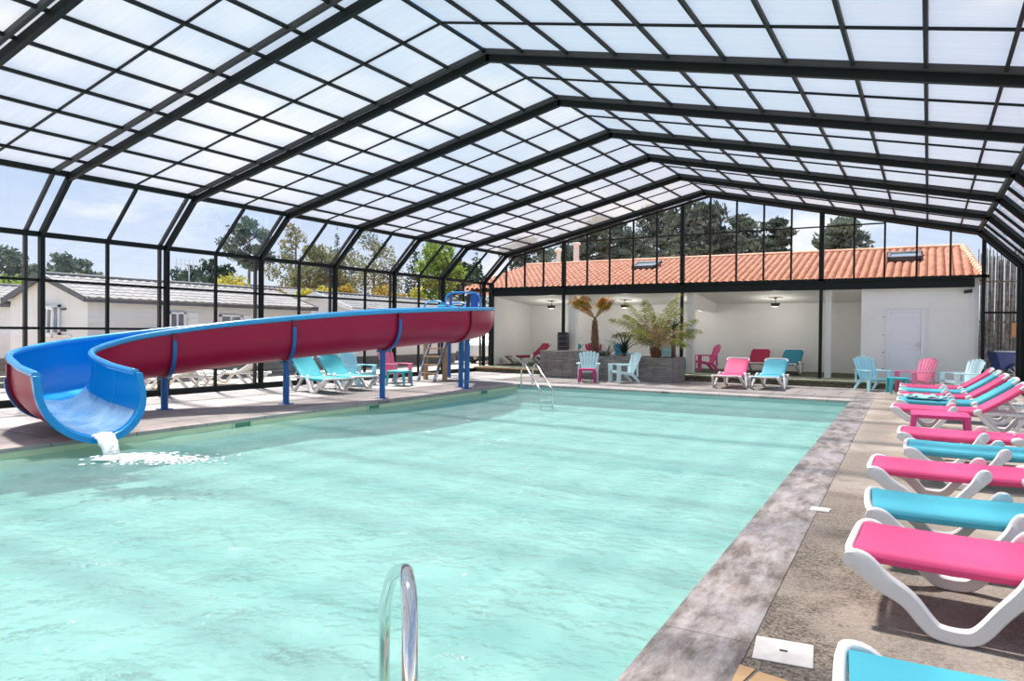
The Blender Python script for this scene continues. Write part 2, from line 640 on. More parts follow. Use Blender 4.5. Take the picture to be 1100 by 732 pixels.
low.inputs[2].default_value = .02
nt.links.new(sp.outputs[2], low.inputs[0])
cl = math_(nt, 'MINIMUM', math_(nt, 'ADD', cl, math_(nt, 'MULTIPLY', low.outputs[0], .5)), 1.)
sky = mixc(nt, cl, cr.outputs[0], (.66, .66, .685))
nt.links.new(sky, bg.inputs[0])
bg.inputs[1].default_value = 1.0
nt.links.new(bg.outputs[0], wo.inputs[0])

sl = bpy.data.lights.new('sun', 'SUN')
sl.energy = 7.2
sl.angle = .07
sl.color = (1, .965, .91)
so = bpy.data.objects.new('sun', sl)
COL.objects.link(so)
so.rotation_euler = SUN.to_track_quat('Z', 'Y').to_euler()

SC.view_settings.view_transform = 'Standard'
SC.view_settings.look = 'None'
SC.view_settings.gamma = 1
SC.view_settings.exposure = EXPOSURE = .95
SC.view_settings.use_curve_mapping = False
SC.cycles.transparent_max_bounces = 20
SC.cycles.max_bounces = 12
SC.cycles.sample_clamp_indirect = 4
SC.cycles.caustics_reflective = False
SC.cycles.caustics_refractive = False

# -------------------------------------------------------------------- pool
PA = .0246
PX0 = -1.069
PW_, PN, PF = 8.874, 1.25, 18.30


def PL(u, v, z=0.):
    """pool coordinates: u across from the right edge (negative to the left), v along"""
    c, s = math.cos(PA), math.sin(PA)
    return Vector((PX0+u*c-v*s, u*s+v*c, z))


WZ = -.13


def quad(mb, a, b, c, d):
    mb.add([a, b, c, d], [(0, 1, 2, 3)])


deck = MB()
quad(deck, PL(.42, -6), Vector((4, -6, 0)), Vector((4, 24, 0)), PL(.42, 24))
quad(deck, PL(.0, PN-.4), PL(.42, PN-.4), PL(.42, PF+.45), PL(.0, PF+.45))
quad(deck, PL(-PW_-8, -6), PL(.42, -6), PL(.42, PN-.4), PL(-PW_-8, PN-.4))
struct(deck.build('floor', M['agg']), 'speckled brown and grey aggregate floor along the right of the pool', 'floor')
pav = MB()
LX = -15.6
quad(pav, Vector((LX, PN-.4, 0)), PL(-PW_-.45, PN-.4), PL(-PW_-.45, PF+.45), Vector((LX, PF+.45, 0)))
quad(pav, Vector((LX, PF+.45, 0)), PL(.42, PF+.45), PL(.42, 24), Vector((LX, 24, 0)))
struct(pav.build('paved_floor', M['paving']), 'pale grey slab paving left of the pool and at its far end', 'floor')
ed = MB()
for a, b in (((-PW_-.45, PN), (-PW_+.03, PF+.45)), ((-PW_+.03, PF-.03), (0, PF+.45)), ((-PW_-.45, PN-.4), (.42, PN+.03))):
    pts = [PL(a[0], a[1]), PL(b[0], a[1]), PL(b[0], b[1]), PL(a[0], b[1])]
    vs = [p+Vector((0, 0, z)) for z in (-.05, .004) for p in pts]
    ed.add(vs, [(0, 3, 2, 1), (4, 5, 6, 7), (0, 1, 5, 4), (1, 2, 6, 5), (2, 3, 7, 6), (3, 0, 4, 7)])
struct(ed.build('pool_edge', M['edge']), 'darker stone edging slabs round the left and far sides of the pool', 'edging')
cop = empty('pool_coping')
struct(cop, 'weathered grey stone coping with pale stains along the right pool edge', 'coping')
v = PN+.03
k = 0
while v < PF+.44:
    v2 = min(v+2.36, PF+.45)
    c = MB()
    pts = [PL(-.03, v+.002), PL(.42, v+.002), PL(.42, v2-.002), PL(-.03, v2-.002)]
    vs = [p+Vector((0, 0, z)) for z in (-.06, .008) for p in pts]
    c.add(vs, [(0, 3, 2, 1), (4, 5, 6, 7), (0, 1, 5, 4), (1, 2, 6, 5), (2, 3, 7, 6), (3, 0, 4, 7)])
    c.build('coping_stone', M['coping'], cop, bevel=.006)
    v = v2
    k += 1
bas = MB()
A, B, C_, D_ = PL(-PW_, PN), PL(0, PN), PL(0, PF), PL(-PW_, PF)
up = lambda p, z: Vector((p.x, p.y, z))
ring = [A, B, C_, D_]
for i in range(4):
    p, q = ring[i], ring[(i+1) % 4]
    quad(bas, up(p, -.26), up(q, -.26), up(q, -.02), up(p, -.02))
    quad(bas, up(p, -.52), up(q, -.52), up(q, -.26), up(p, -.26))
    bas.mi += [1, 2]

quad(bas, up(A, -.52), up(B, -.52), up(C_, -.52), up(D_, -.52))
bas.mi += [0]
struct(bas.build('pool_basin', [M['basin'], M['liner'], M['basinwall']]), 'pale turquoise pool basin with a lime band at the waterline', 'pool')
# water surface with modelled ripples
nu, nv = 120, 240
vs, fs = [], []
for j in range(nv+1):
    for i in range(nu+1):
        p = PL(-PW_*(1-i/nu)-.0, PN+(PF-PN)*j/nv)
        q = Vector((p.x*.9+p.y*.35, p.y*1.3-p.x*.3, 0))
        h = .011*noise.noise(q*1.3)+.007*noise.noise(q*3.1+Vector((3, 1, 0)))
        d = (p-Vector((-9.2, 5.6, 0))).length
        h += .02*math.exp(-d*.9)*math.sin(d*9)
        vs.append((p.x, p.y, WZ+h))
for j in range(nv):
    for i in range(nu):
        a = j*(nu+1)+i
        fs.append((a, a+1, a+nu+2, a+nu+1))
wm = MB().add(vs, fs)
tag(wm.build('pool_water', M['water'], smooth='all'), 'rippled pale turquoise water filling the swimming pool', 'water', kind='stuff')

# --------------------------------------------------------------- enclosure
RX = -6.40
FY0, FD = 7.416, 2.651
IMIN, IMAX = -6, 6
GY = 23.88


def dims(i):
    s = .029*i
    return dict(L1=(RX-8.72+s, 3.374+.005*i), L2=(RX-7.708+s, 4.391+.005*i), A=(RX, 6.10+.005*i), R2=(RX+7.748-s, 4.391+.005*i), R1=(RX+8.754-s, 3.374+.005*i))


def fi(y):
    return (y-FY0)/FD


def pt(key, y, ins=0.):
    d = dims(fi(y))
    x, z = d[key]
    return Vector((x, y, z))


def slope_pt(side, off, y):
    """point on the roof slope at horizontal distance off from the ridge"""
    a = pt('A', y)
    b = pt('L2' if side < 0 else 'R2', y)
    t = off/abs(b.x-a.x)
    return a.lerp(b, t)


ceiling = struct(empty('ceiling'), 'gabled roof of frosted panels on dark green rafters', 'ceiling')
wl = struct(empty('wall_left'), 'glazed left wall of dark posts with a slanted upper band', 'wall')
wr = struct(empty('wall_right'), 'glazed right wall of dark posts with a slanted upper band', 'wall')


def portal(y, off, w, dpt, mat):
    """one arch: rafters to the ceiling, posts to the walls; off pushes it outwards"""
    P = {k: pt(k, y) for k in ('L1', 'L2', 'A', 'R2', 'R1')}
    o = off
    P['L1'] += Vector((-o, 0, o*.4))
    P['R1'] += Vector((o, 0, o*.4))
    P['L2'] += Vector((-o*.6, 0, o))
    P['R2'] += Vector((o*.6, 0, o))
    P['A'] += Vector((0, 0, o*1.05))
    r = MB()
    e = .03
    for k in ('L2', 'R2'):
        t = (P[k]-P['A']).normalized()
        r.bar(P['A']-t*e, P[k]+t*e, w, dpt)
    r.build('rafter', mat, ceiling)
    for par, a, b in ((wl, 'L2', 'L1'), (wr, 'R2', 'R1')):
        m = MB()
        t = (P[b]-P[a]).normalized()
        m.bar(P[a]-t*e, P[b]+t*e, w, dpt*.9)
        m.build('slanted_post', mat, par)
        m = MB()
        g = Vector((P[b].x, P[b].y, 0))
        m.bar(P[b]+Vector((0, 0, e)), g, w, dpt*.9)
        m.build('post', mat, par)


for i in range(IMIN, IMAX+1):
    y = FY0+FD*i
    portal(y, 0., .085, .13, M['frame'])
    portal(y-(.26 if i in (0, -3) else .13), .07, .06, .08, M['frame2'])  # outer module frame in lighter grey, its lit side put into the colour
y0, y1 = FY0+FD*IMIN, GY
offs = [.71+.80*k for k in range(9)]
for side, key in ((-1, 'L2'), (1, 'R2')):
    for o_ in [0.]*(side < 0)+offs:
        m = MB()
        p, q = slope_pt(side, o_, y0), slope_pt(side, o_, y1)
        n = Vector((.21*side, 0, 1)).normalized() if o_ else Vector((0, 0, 1))
        m.bar(p+n*.08, q+n*.08, .045, .045, wdir=(1, 0, -.21*side))
        m.build('purlin' if o_ else 'ridge_beam', M['frame'], ceiling)
    m = MB()
    m.bar(pt(key, y0)+Vector((0, 0, .05)), pt(key, y1)+Vector((0, 0, .05)), .10, .10, wdir=(1, 0, 0))
    m.build('eaves_beam', M['frame'], ceiling)
    for i in range(IMIN, IMAX+1):
        ya = FY0+FD*i
        yb = ya+FD if i < IMAX else GY
        n = Vector((.21*side, 0, 1)).normalized()
        if i < IMAX:
            ym = (ya+yb)/2
            m = MB()
            m.bar(pt('A', ym)+n*.09, pt(key, ym)+n*.10, .03, .03)
            m.build('glazing_bar', M['frame'], ceiling)
        m = MB()
        quad(m, pt('A', ya)+n*.12, pt('A', yb)+n*.12, pt(key, yb)+n*.12, pt(key, ya)+n*.12)
        m.build('roof_panel', M['roof'], ceiling)
# walls: rails along, mullion in each bay, panes
for par, s, k1, k2 in ((wl, -1, 'L1', 'L2'), (wr, 1, 'R1', 'R2')):
    def along(name, z, w_, d_, key=None, dx=0.):
        m = MB()
        a, b = pt(k1, y0), pt(k1, y1)
        if key is None:
            a.z = b.z = z
        m.bar(a+Vector((dx*s, 0, 0)), b+Vector((dx*s, 0, 0)), w_, d_, wdir=(1, 0, 0))
        m.build(name, M['frame'], par)
    along('transom', 0, .10, .10, 'k', .03)
    along('rail', 2.47, .05, .055, None, .05)
    along('rail', 1.52, .05, .05, None, .05)
    along('sill', .07, .14, .14, None, .02)
    for i in range(IMIN, IMAX+1):
        ya = FY0+FD*i
        yb = ya+FD if i < IMAX else GY
        if i < IMAX:
            ym = (ya+yb)/2
            m = MB()
            p1, p2 = pt(k1, ym)+Vector((.05*s, 0, 0)), pt(k2, ym)+Vector((.04*s, 0, 0))
            m.bar(p2, p1, .06, .06)
            m.build('slanted_mullion', M['frame'], par)
            m = MB()
            m.bar(p1, Vector((p1.x, ym, 0)), .06, .06)
            m.build('mullion', M['frame'], par)
        e = Vector((.07*s, 0, 0))
        m = MB()
        quad(m, pt(k1, ya)+e, pt(k1, yb)+e, pt(k2, yb)+e, pt(k2, ya)+e)
        m.build('slanted_pane', M['pane'], par)
        m = MB()
        a, b = pt(k1, ya)+e, pt(k1, yb)+e
        quad(m, Vector((a.x, a.y, .1)), Vector((b.x, b.y, .1)), b, a)
        m.build('pane', M['pane'], par)
# gable end
wb = struct(empty('wall_back'), 'glazed gable end wall of slim dark mullions over a black beam', 'wall')
G = {k: pt(k, GY) for k in ('L1', 'L2', 'A', 'R2', 'R1')}
m = MB()
for a, b in (('A', 'L2'), ('A', 'R2'), ('L2', 'L1'), ('R2', 'R1')):
    t = (G[b]-G[a]).normalized()
    m.bar(G[a]-t*.02, G[b]+t*.02, .08, .08)
m.build('gable_rafter', M['frame'], wb)
BZ0, BZ1 = 2.93, 3.24


def gz(x):
    if x < G['L2'].x:
        a, b = G['L1'], G['L2']
    elif x < RX:
        a, b = G['L2'], G['A']
    elif x < G['R2'].x:
        a, b = G['A'], G['R2']
    else:
        a, b = G['R2'], G['R1']
    return a.z+(b.z-a.z)*(x-a.x)/(b.x-a.x)


m = MB()
m.box((G['L1'].x, GY-.02, BZ0), (1.10, GY+.24, BZ1))
m.build('beam', M['frame'], wb)
m = MB()
m.box((G['L1'].x, GY-.09, BZ1-.06), (1.45, GY-.01, BZ1+.02))
m.build('beam_cap', M['frame'], wb)
for x in (-11.76, -7.27, -2.89, 1.31):
    m = MB()
    hw_ = .05 if x > 0 else .068
    m.box((x-hw_, GY-.09, BZ1-.05), (x+hw_, GY+.04, gz(x)))
    m.box((x-.045, GY-.08, 0 if x > 0 else .19), (x+.045, GY+.03, BZ1-.05))
    m.build('post', M['frame'], wb)
for x in (G['L1'].x, G['R1'].x):
    m = MB()
    m.box((x-.09, GY-.08, 0), (x+.09, GY+.06, gz(x)))
    m.build('post', M['frame'], wb)
for x in (-14.27, -13.44, -12.63, -10.82, -9.94, -9.05, -8.18, -6.34, -5.48, -4.62, -3.78, -1.98, -1.16, -.33, .51):
    m = MB()
    m.box((x-.027, GY-.04, BZ1), (x+.027, GY+.03, gz(x)))
    m.build('mullion', M['frame'], wb)
m = MB()
m.box((-11.7, GY-.03, 4.86), (-1.16, GY+.02, 4.90))
m.build('transom', M['frame'], wb)
m = MB()
m.box((1.31, GY-.04, 2.17), (G['R1'].x, GY+.03, 2.23))
m.box((1.31, GY-.05, 0), (G['R1'].x, GY+.05, .14))
m.build('rail', M['frame'], wb)
m = MB()
xs = [G['L1'].x, G['L2'].x, RX, G['R2'].x, G['R1'].x]
zs = [G['L1'].z, G['L2'].z, G['A'].z, G['R2'].z, G['R1'].z]
m.add([(G['L1'].x, GY, BZ1), (G['L2'].x, GY, G['L2'].z), (RX, GY, G['A'].z), (G['R2'].x, GY, G['R2'].z), (1.31, GY, gz(1.31)), (1.31, GY, BZ1)], [(0, 1, 2, 3, 4, 5)])
m.build('pane', M['pane'], wb)
m = MB()
m.add([(1.31, GY, .05), (1.31, GY, gz(1.31)), (G['R1'].x, GY, G['R1'].z), (G['R1'].x, GY, .05)], [(0, 1, 2, 3)])
m.build('pane', M['pane'], wb)

# ----------------------------------------------------- terrace building
SZ, SF, BY = .19, 22.75, 27.2
XL, XR = -15.0, 1.30
m = MB()
m.box((XL, SF, -.01), (1.25, BY, SZ))
struct(m.build('terrace_floor', M['slab']), 'raised mossy concrete terrace floor in front of the white building', 'floor')
m = MB()
m.box((XL, SF-.02, 0), (1.22, SF-.002, SZ-.03))
struct(m.build('trim_1', M['riser']), 'dark mossy stone riser along the front of the terrace step', 'riser')
m = MB()
m.box((XL+.1, SF-.06, SZ-.05), (-12.2, SF-.025, SZ+.01))
struct(m.build('trim_2', M['terra']), 'orange timber edging board at the left end of the terrace step', 'edging')
m = MB()
m.box((XL, 24.35, SZ), (-1.77, BY-.01, SZ+.012))
struct(m.build('terrace_carpet', M['carpet']), 'dark green matting on the floor of the shaded terrace', 'floor')  # green matting; its dark tone also holds the shade at the terrace back
m = MB()
m.box((XL-.15, BY, 0), (XR, BY+.2, 3.3))
struct(m.build('wall_terrace', M['wall']), 'white rendered back wall of the shaded terrace', 'wall')
m = MB()
m.box((XL-.15, 24.0, 0), (XL, BY, 3.2))
struct(m.build('wall_terrace_left', M['wall']), 'white side wall closing the terrace on the left', 'wall')
# front wall with the door opening, side return
m = MB()
DX0, DX1, DZ = -1.04, -.14, 2.26
for lo, hi in (((-1.77, 24.02, SZ), (DX0, 24.2, 3.2)), ((DX1, 24.02, SZ), (1.22, 24.2, 3.2)), ((DX0, 24.02, DZ), (DX1, 24.2, 3.2)), ((-1.77, 24.2, SZ), (-1.6, BY, 3.2)), ((1.02, 23.99, SZ), (1.22, 24.05, 3.2))):
    m.box(lo, hi)
struct(m.build('wall_door', M['wall']), 'white front wall holding the door at the right end of the terrace', 'wall')
m = MB()
m.add([(XL, 23.98, 2.95), (-1.7, 23.98, 2.95), (-1.7, BY, 2.66), (XL, BY, 2.66), (XL, 23.98, 3.15), (-1.7, 23.98, 3.15), (-1.7, BY, 3.15), (XL, BY, 3.15)],
      [(0, 1, 2, 3), (7, 6, 5, 4), (0, 4, 5, 1), (1, 5, 6, 2), (2, 6, 7, 3), (3, 7, 4, 0)])
struct(m.build('ceiling_terrace', M['ceil']), 'sloping cream ceiling of the shaded terrace', 'ceiling')
for k, (xa, xb, lab) in enumerate(((-11.66, -11.36, 'white square column behind the leftmost slim gable post'), (-7.17, -6.93, 'white square column behind the large green palm'), (-2.80, -2.62, 'slim white column beside the alcove next to the door wall'))):
    m = MB()
    m.box((xa, 24.08, SZ), (xb, 24.32, 2.96))
    if k == 1:
        m.box((xa, 24.32, 2.35), (xb, BY, 2.96))
    struct(m.build('column', M['wall']), lab, 'column')
d = struct(empty('door_1', (DX0, 24.02, SZ)), 'white panelled door in the front wall of the pool building', 'door')
m = MB()
W_, H_ = DX1-DX0, DZ-SZ
for lo, hi in (((-.05, -.03, 0), (.05, .1, H_-.02)), ((W_-.05, -.03, 0), (W_+.05, .1, H_-.02)), ((-.05, -.03, H_-.02), (W_+.05, .1, H_+.05))):
    m.box(lo, hi)
m.box((W_+.13, -.02, 0), (W_+.16, -.001, H_+.14))
m.box((-.09, -.025, H_+.07), (W_+.10, -.001, H_+.085))
m.build('door_frame', M['door'], d)
m = MB()
m.box((.05, .0, .01), (W_-.05, .05, H_-.02))
for a, b in ((.15, .95), (1.1, 1.92)):
    m.box((.16, -.008, a), (W_-.16, .0, b))
lf = m.build('door_leaf', M['door'], d, bevel=.004)
m = MB()
m.box((W_-.115, -.022, .93), (W_-.075, .0, 1.15))
m.tube([(W_-.095, -.02, 1.06), (W_-.095, -.06, 1.06), (W_-.20, -.06, 1.06)], .011, 8)
m.build('door_handle', M['chrome'], lf)
for z in (.34, .84, 1.36, 1.9):
    m = MB()
    m.tube([(-.13, -.015, z), (-.13, .0, z)], .018, 8)
    m.build('bolt', M['fascia'], d)


# roof of terracotta barrel tiles
def tileroof(mb, x0e, x1e, ye, ze, x0r, x1r, yr, zr, pitch=.23, rows=13, amp=.075, per=6):
    wid = x1e-x0e
    n = int(wid/pitch)*per
    vs, fs = [], []
    R = []
    for j in range(rows):
        R.append((j/rows, 0.))
        R.append(((j+.999)/rows, -.075))
    for t, dz in R:
        xa, xb = x0e+(x0r-x0e)*t, x1e+(x1r-x1e)*t
        for i in range(n+1):
            x = x0e+wid*i/n
            x = min(max(x, min(xa, xb)), max(xa, xb))
            h = amp*abs(math.sin(PI*(x-x0e)/pitch))
            vs.append((x, ye+(yr-ye)*t, ze+(zr-ze)*t+h+dz+.05))
    for j in range(len(R)-1):
        for i in range(n):
            a = j*(n+1)+i
            fs.append((a, a+1, a+n+2, a+n+1))
    mb.add(vs, fs)


rf = struct(empty('roof'), 'terracotta barrel tile roof of the white pool building', 'roof')
m = MB()
tileroof(m, -16.6, 1.34, 24.12, 3.18, -15.9, .95, 28.4, 4.52)
m.build('tiles', M['tile'], rf, smooth='all')
m = MB()
for i in range(44):
    xa = -15.95+i*.384
    m.tube([(xa, 28.4, 4.54), (xa+.40, 28.4, 4.56)], [.12, .10], 10)
for i in range(13):
    t, t2 = i/13, (i+1.05)/13
    a, b = Vector((1.34, 24.1, 3.22)), Vector((.95, 28.4, 4.56))
    m.tube([a.lerp(b, t), a.lerp(b, t2)], [.11, .09], 8)
m.build('ridge_tiles', M['tilepale'], rf, smooth=True)
m = MB()
m.add([(-16.6, 24.12, 3.10), (1.28, 24.12, 3.10), (1.0, 28.4, 4.45), (-15.9, 28.4, 4.45), (-16.6, 32.5, 3.1), (1.5, 32.5, 3.1)],
      [(0, 1, 2, 3), (3, 2, 5, 4), (0, 4, 5, 1), (0, 3, 4), (1, 5, 2)])
m.build('roof_deck', M['tilepale'], rf)


def skylight(x, y, label):
    t = (y-24.12)/(28.4-24.12)
    z = 3.18+1.34*t+.07
    s = thing('roof_skylight', label, 'skylight', (x, y, z), 0, 'skylights in the tiled roof')
    s.rotation_euler = (math.atan(1.34/4.28), 0, 0)
    m = MB()
    for lo, hi in (((-.48, -.36, 0), (-.40, .36, .16)), ((.40, -.36, 0), (.48, .36, .16)), ((-.48, -.36, 0), (.48, -.28, .16)), ((-.48, .28, 0), (.48, .36, .16))):
        m.box(lo, hi)
    m.build('skylight_frame', M['fascia'], s, bevel=.01)
    m = MB()
    m.box((-.40, -.28, .10), (.40, .28, .13))
    m.build('pane', M['wpane'], s)
    m = MB()
    m.box((-.52, .36, .05), (.52, .46, .17))
    m.build('hood', M['fascia'], s, bevel=.01)


skylight(-9.65, 26.9, 'roof skylight standing in the tiles behind the large palm')
skylight(-.72, 26.7, 'roof skylight near the right end of the tiled roof')
for px, lab in ((600, 'tall pale flue pipe beyond the roof ridge, the thinner one further left'), (619, 'tall pale flue pipe beyond the roof ridge, nearest the leftmost thick gable post')):
    p = at(px, 284, 30.5)
    t = at(px, 261 if px > 610 else 268, 30.5)
    c = tag(empty('flue_pipe', (p.x, 30.5, p.z-.6)), lab, 'flue', 'flue pipes')
    m = MB()
    m.tube([(0, 0, 0), (0, 0, t.z-p.z+.5)], .13 if px > 610 else .1, 12)
    m.build('pipe', M['vent'], c, smooth=True)
    m = MB()
    m.tube([(0, 0, t.z-p.z+.5), (0, 0, t.z-p.z+.58), (0, 0, t.z-p.z+.66)], [.20, .20, .05], 12)
    m.build('cowl', M['vent'], c, smooth=True)


# small lamps hanging under the terrace ceiling
def lamp(x, y, label):
    z = 2.95-.29*(y-23.98)/3.22-.25
    t = thing('ceiling_spotlight', label, 'lamp', (x, y, z), 0, 'terrace lamps')
    m = MB()
    m.tube([(0, 0, .06), (0, 0, .24)], .012, 8)
    m.tube([(0, 0, .22), (0, 0, .25)], .05, 12)
    m.build('bracket', M['black'], t)
    m = MB()
    m.prism([(-.15, .06), (-.11, -.05), (.11, -.05), (.15, .06)], -.13, .06, 'y')
    m.build('lamp_body', M['black'], t, bevel=.01)
    m = MB()
    m.box((-.10, -.12, -.062), (.10, .05, -.05))
    m.build('lamp_glass', M['lampglass'], t)
    ld_ = bpy.data.lights.new('terrace_fill', 'POINT')  # fill added to brighten the terrace; the spotlights themselves look unlit
    ld_.energy = 13
    ld_.shadow_soft_size = .12
    ld_.color = (1, .96, .90)
    lo = bpy.data.objects.new('terrace_fill', ld_)
    COL.objects.link(lo)
    lo.parent = t
    lo.location = (0, -.03, -.2)


lamp(-4.56, 25.7, 'small black spotlight hanging from the terrace ceiling above the teal lounger')
lamp(-7.25, 25.7, 'small black spotlight beside the white column behind the large palm')
lamp(-10.05, 25.7, 'small black spotlight under the terrace ceiling between the two palms')
lamp(-13.2, 25.7, 'small black spotlight under the terrace ceiling left of the leftmost white column')
t = thing('security_camera', 'small black security camera at the top right of the door wall', 'camera', (.98, 24.0, 2.80))
m = MB()
m.tube([(0, .0, 0), (0, -.08, .0)], .03, 10)
m.build('mount', M['black'], t)
m = MB()
m.tube([(-.13, -.09, -.015), (.07, -.09, .02)], .045, 12)
m.build('camera_body', M['black'], t, smooth=True)
t = thing('post_padding', 'black padded sleeve round the foot of the gable post behind the stone planter', 'padding', (-11.76, GY-.03, 0))
m = MB()
prof_ = [(.115, .86), (.19, .86), (.215, .88), (.215, 1.50), (.19, 1.53), (.115, 1.53)]
m.loft([[Vector((r*math.cos(2*PI*k/20), r*math.sin(2*PI*k/20), z)) for k in range(20)] for r, z in prof_+prof_[:1]], True, False)
m.build('sleeve', M['black'], t, smooth=True)
for z in (1.0, 1.2, 1.4):
    m = MB()
    m.loft([[Vector((r*math.cos(2*PI*k/20), r*math.sin(2*PI*k/20), zz)) for k in range(20)] for r, zz in ((.212, z-.02), (.222, z-.02), (.222, z+.02), (.212, z+.02), (.212, z-.02))], True, False)
    m.build('strap', M['fascia'], t)
# ------------------------------------------------------------- water slide
def catmull(P, n):
    P = np.array(P, float)
    Q = np.vstack([2*P[0]-P[1], P, 2*P[-1]-P[-2]])
    out = []
    for i in range(len(P)-1):
        a, b, c, d = Q[i:i+4]
        for t in np.linspace(0, 1, n, endpoint=False):
            out.append(.5*((2*b)+(c-a)*t+(2*a-5*b+4*c-d)*t*t+(3*b-3*c+d-a)*t**3))
    out.append(P[-1])
    return np.array(out)


def smooth_path(P, n=5):
    k = max(len(p) for p in P)
    c = catmull([tuple(p)+(0,)*(k-len(p)) for p in P], n)
    return [tuple(p) for p in c]


SLB = Vector((-11.5, 10.2, 0))
sl_ = thing('water_slide', 'long curving water slide, blue inside and crimson outside, on blue steel legs', 'water slide', SLB)
CP = [(-13.25, 18.75, 1.50, .5), (-12.15, 18.4, 1.42, .5), (-11.25, 17.0, 1.36, .5), (-10.78, 15.4, 1.30, .5), (-10.62, 13.6, 1.22, .5), (-10.75, 12.0, 1.12, .5), (-11.55, 10.2, .93, .5), (-12.42, 8.55, .70, .5), (-12.62, 7.2, .50, .5), (-12.05, 6.10, .32, .52), (-11.00, 5.70, .17, .56), (-9.98, 5.50, .085, .60)]
SD = .82
NS = 12
cl_ = catmull(CP, NS)
tg = np.gradient(cl_[:, :2], axis=0)
tg /= np.linalg.norm(tg, axis=1)[:, None]
NC = len(cl_)


def section(i, grow=0., n=20, lo=-1., hi=1.):
    """points of the U from the left rim (-1) round the bottom to the right rim (+1)"""
    x, y, z, hw = cl_[i]
    t = Vector((tg[i][0], tg[i][1], 0))
    l = Vector((-t.y, t.x, 0))
    s = i/(NC-1)
    rake = max(0, (i-(NC-1-NS*1.3))/(NS*1.3))**1.6
    r = hw+grow
    out = []
    arc = PI*r*.5
    st = SD-hw
    tot = arc+st
    for k in range(n+1):
        q = (lo+(hi-lo)*k/n)
        a = abs(q)*tot
        if a < arc:
            th = a/r
            u, h = r*math.sin(th), hw-r*math.cos(th)
        else:
            u, h = r, hw+(a-arc)
        u *= 1 if q < 0 else -1
        f = rake*.42*(1-h/SD)
        # a little bank on the outer wall of the last bend
        out.append(Vector((x, y, z+h))+l*u+t*f-SLB)
    return out


inner = [section(i) for i in range(NC)]
outer = [section(i, .028) for i in range(NC)]
m = MB()
m.loft(inner, False, False)
m.build('chute', M['slide_blue'], sl_, smooth='all')
m = MB()
m.loft(outer, False, False)
hull = m.build('hull', M['slide_red'], sl_, smooth='all')
for e, nm in ((0, 'left'), (-1, 'right')):
    m = MB()
    m.tube([(a[e]+b[e])/2+Vector((0, 0, .0)) for a, b in zip(inner, outer)], .052, 10)
    m.build('rim', M['slide_rim'], sl_, smooth='all')
# broad lip round the outlet
i = NC-1
t = Vector((tg[i][0], tg[i][1], 0))
ri, ro = section(i, -.004, 28), section(i, .085, 28)
fwd = t*.07
m = MB()
rings = []
for a, b in zip(ri, ro):
    rings.append([a-fwd*.6, a+fwd, b+fwd, b-fwd*.6])
m.loft(rings, True, True)
m.build('outlet_lip', M['slide_blue'], sl_, smooth=True, bevel=.012)
# joint flanges
JO = [int(NS*(2.55)), int(NS*3.15), int(NS*4.78), int(NS*5.95), int(NS*7.2), int(NS*9.6)]
for j in JO[1:]:
    m = MB()
    rings = []
    for a, b in zip(section(j, .02, 24, -.96, .96), section(j, .075, 24, -.96, .96)):
        tt = Vector((tg[j][0], tg[j][1], 0))*.035
        rings.append([a-tt, a+tt, b+tt, b-tt])
    m.loft(rings, True, True)
    m.build('flange', M['slide_dred'], sl_, smooth=True)
# fine joint line inside the chute
for j in (int(NS*9.6), int(NS*10.4)):
    m = MB()
    rings = []
    for a, b in zip(section(j, -.004, 24, -.97, .97), section(j, .004, 24, -.97, .97)):
        tt = Vector((tg[j][0], tg[j][1], 0))*.006
        rings.append([a-tt, a+tt, b+tt, b-tt])
    m.loft(rings, True, True)
    m.build('joint_seam', M['slide_rim'], sl_, smooth=True)


def leg(x, y, ztop, r=.065, saddle=None, side=-1, base=True):
    m = MB()
    b = Vector((x, y, 0))-SLB
    m.tube([b, b+Vector((0, 0, ztop))], r, 14)
    o = m.build('leg', M['leg_blue'], sl_, smooth=True)
    f = MB()
    f.box((b.x-.11, b.y-.11, 0), (b.x+.11, b.y+.11, .015))
    f.build('base_plate', M['leg_blue'], o)
    if saddle is not None:
        q = MB()
        rings = []
        tt = Vector((tg[saddle][0], tg[saddle][1], 0))*.035
        lo, hi = (-.86, .12) if side < 0 else (-.12, .86)
        for a, c in zip(section(saddle, .074, 16, lo, hi), section(saddle, .10, 16, lo, hi)):
            rings.append([a-tt, a+tt, c+tt, c-tt])
        q.loft(rings, True, True)
        q.box((b.x-.10, b.y-.10, ztop-.05), (b.x+.10, b.y+.10, ztop-.02))
        q.build('saddle_bracket', M['leg_blue'], o, smooth=True)


def near_index(x, y):
    return int(np.argmin((cl_[:, 0]-x)**2+(cl_[:, 1]-y)**2))


for (x, y), jn in (((-12.50, 8.50), JO[4]), ((-11.55, 10.25), JO[3]), ((-10.72, 12.05), JO[2])):
    c = cl_[jn]
    leg(c[0], c[1], c[2]-.05, saddle=jn, side=-1)
leg(-10.62, 15.75, 1.30)
leg(-11.05, 16.1, 1.30)
j = JO[5]
q = MB()
tt = Vector((tg[j][0], tg[j][1], 0))*.035
q.loft([[a-tt, a+tt, c+tt, c-tt] for a, c in zip(section(j, .074, 16, .05, .8), section(j, .10, 16, .05, .8))], True, True)
q.build('saddle_bracket', M['leg_blue'], sl_, smooth=True)
x, y, z, hw = cl_[j]
m = MB()
m.tube([Vector((x, y, 0))-SLB, Vector((x, y, z-.05))-SLB], .06, 12)
m.build('leg', M['leg_blue'], sl_, smooth=True)
TW = Vector((.60, .42, 0))
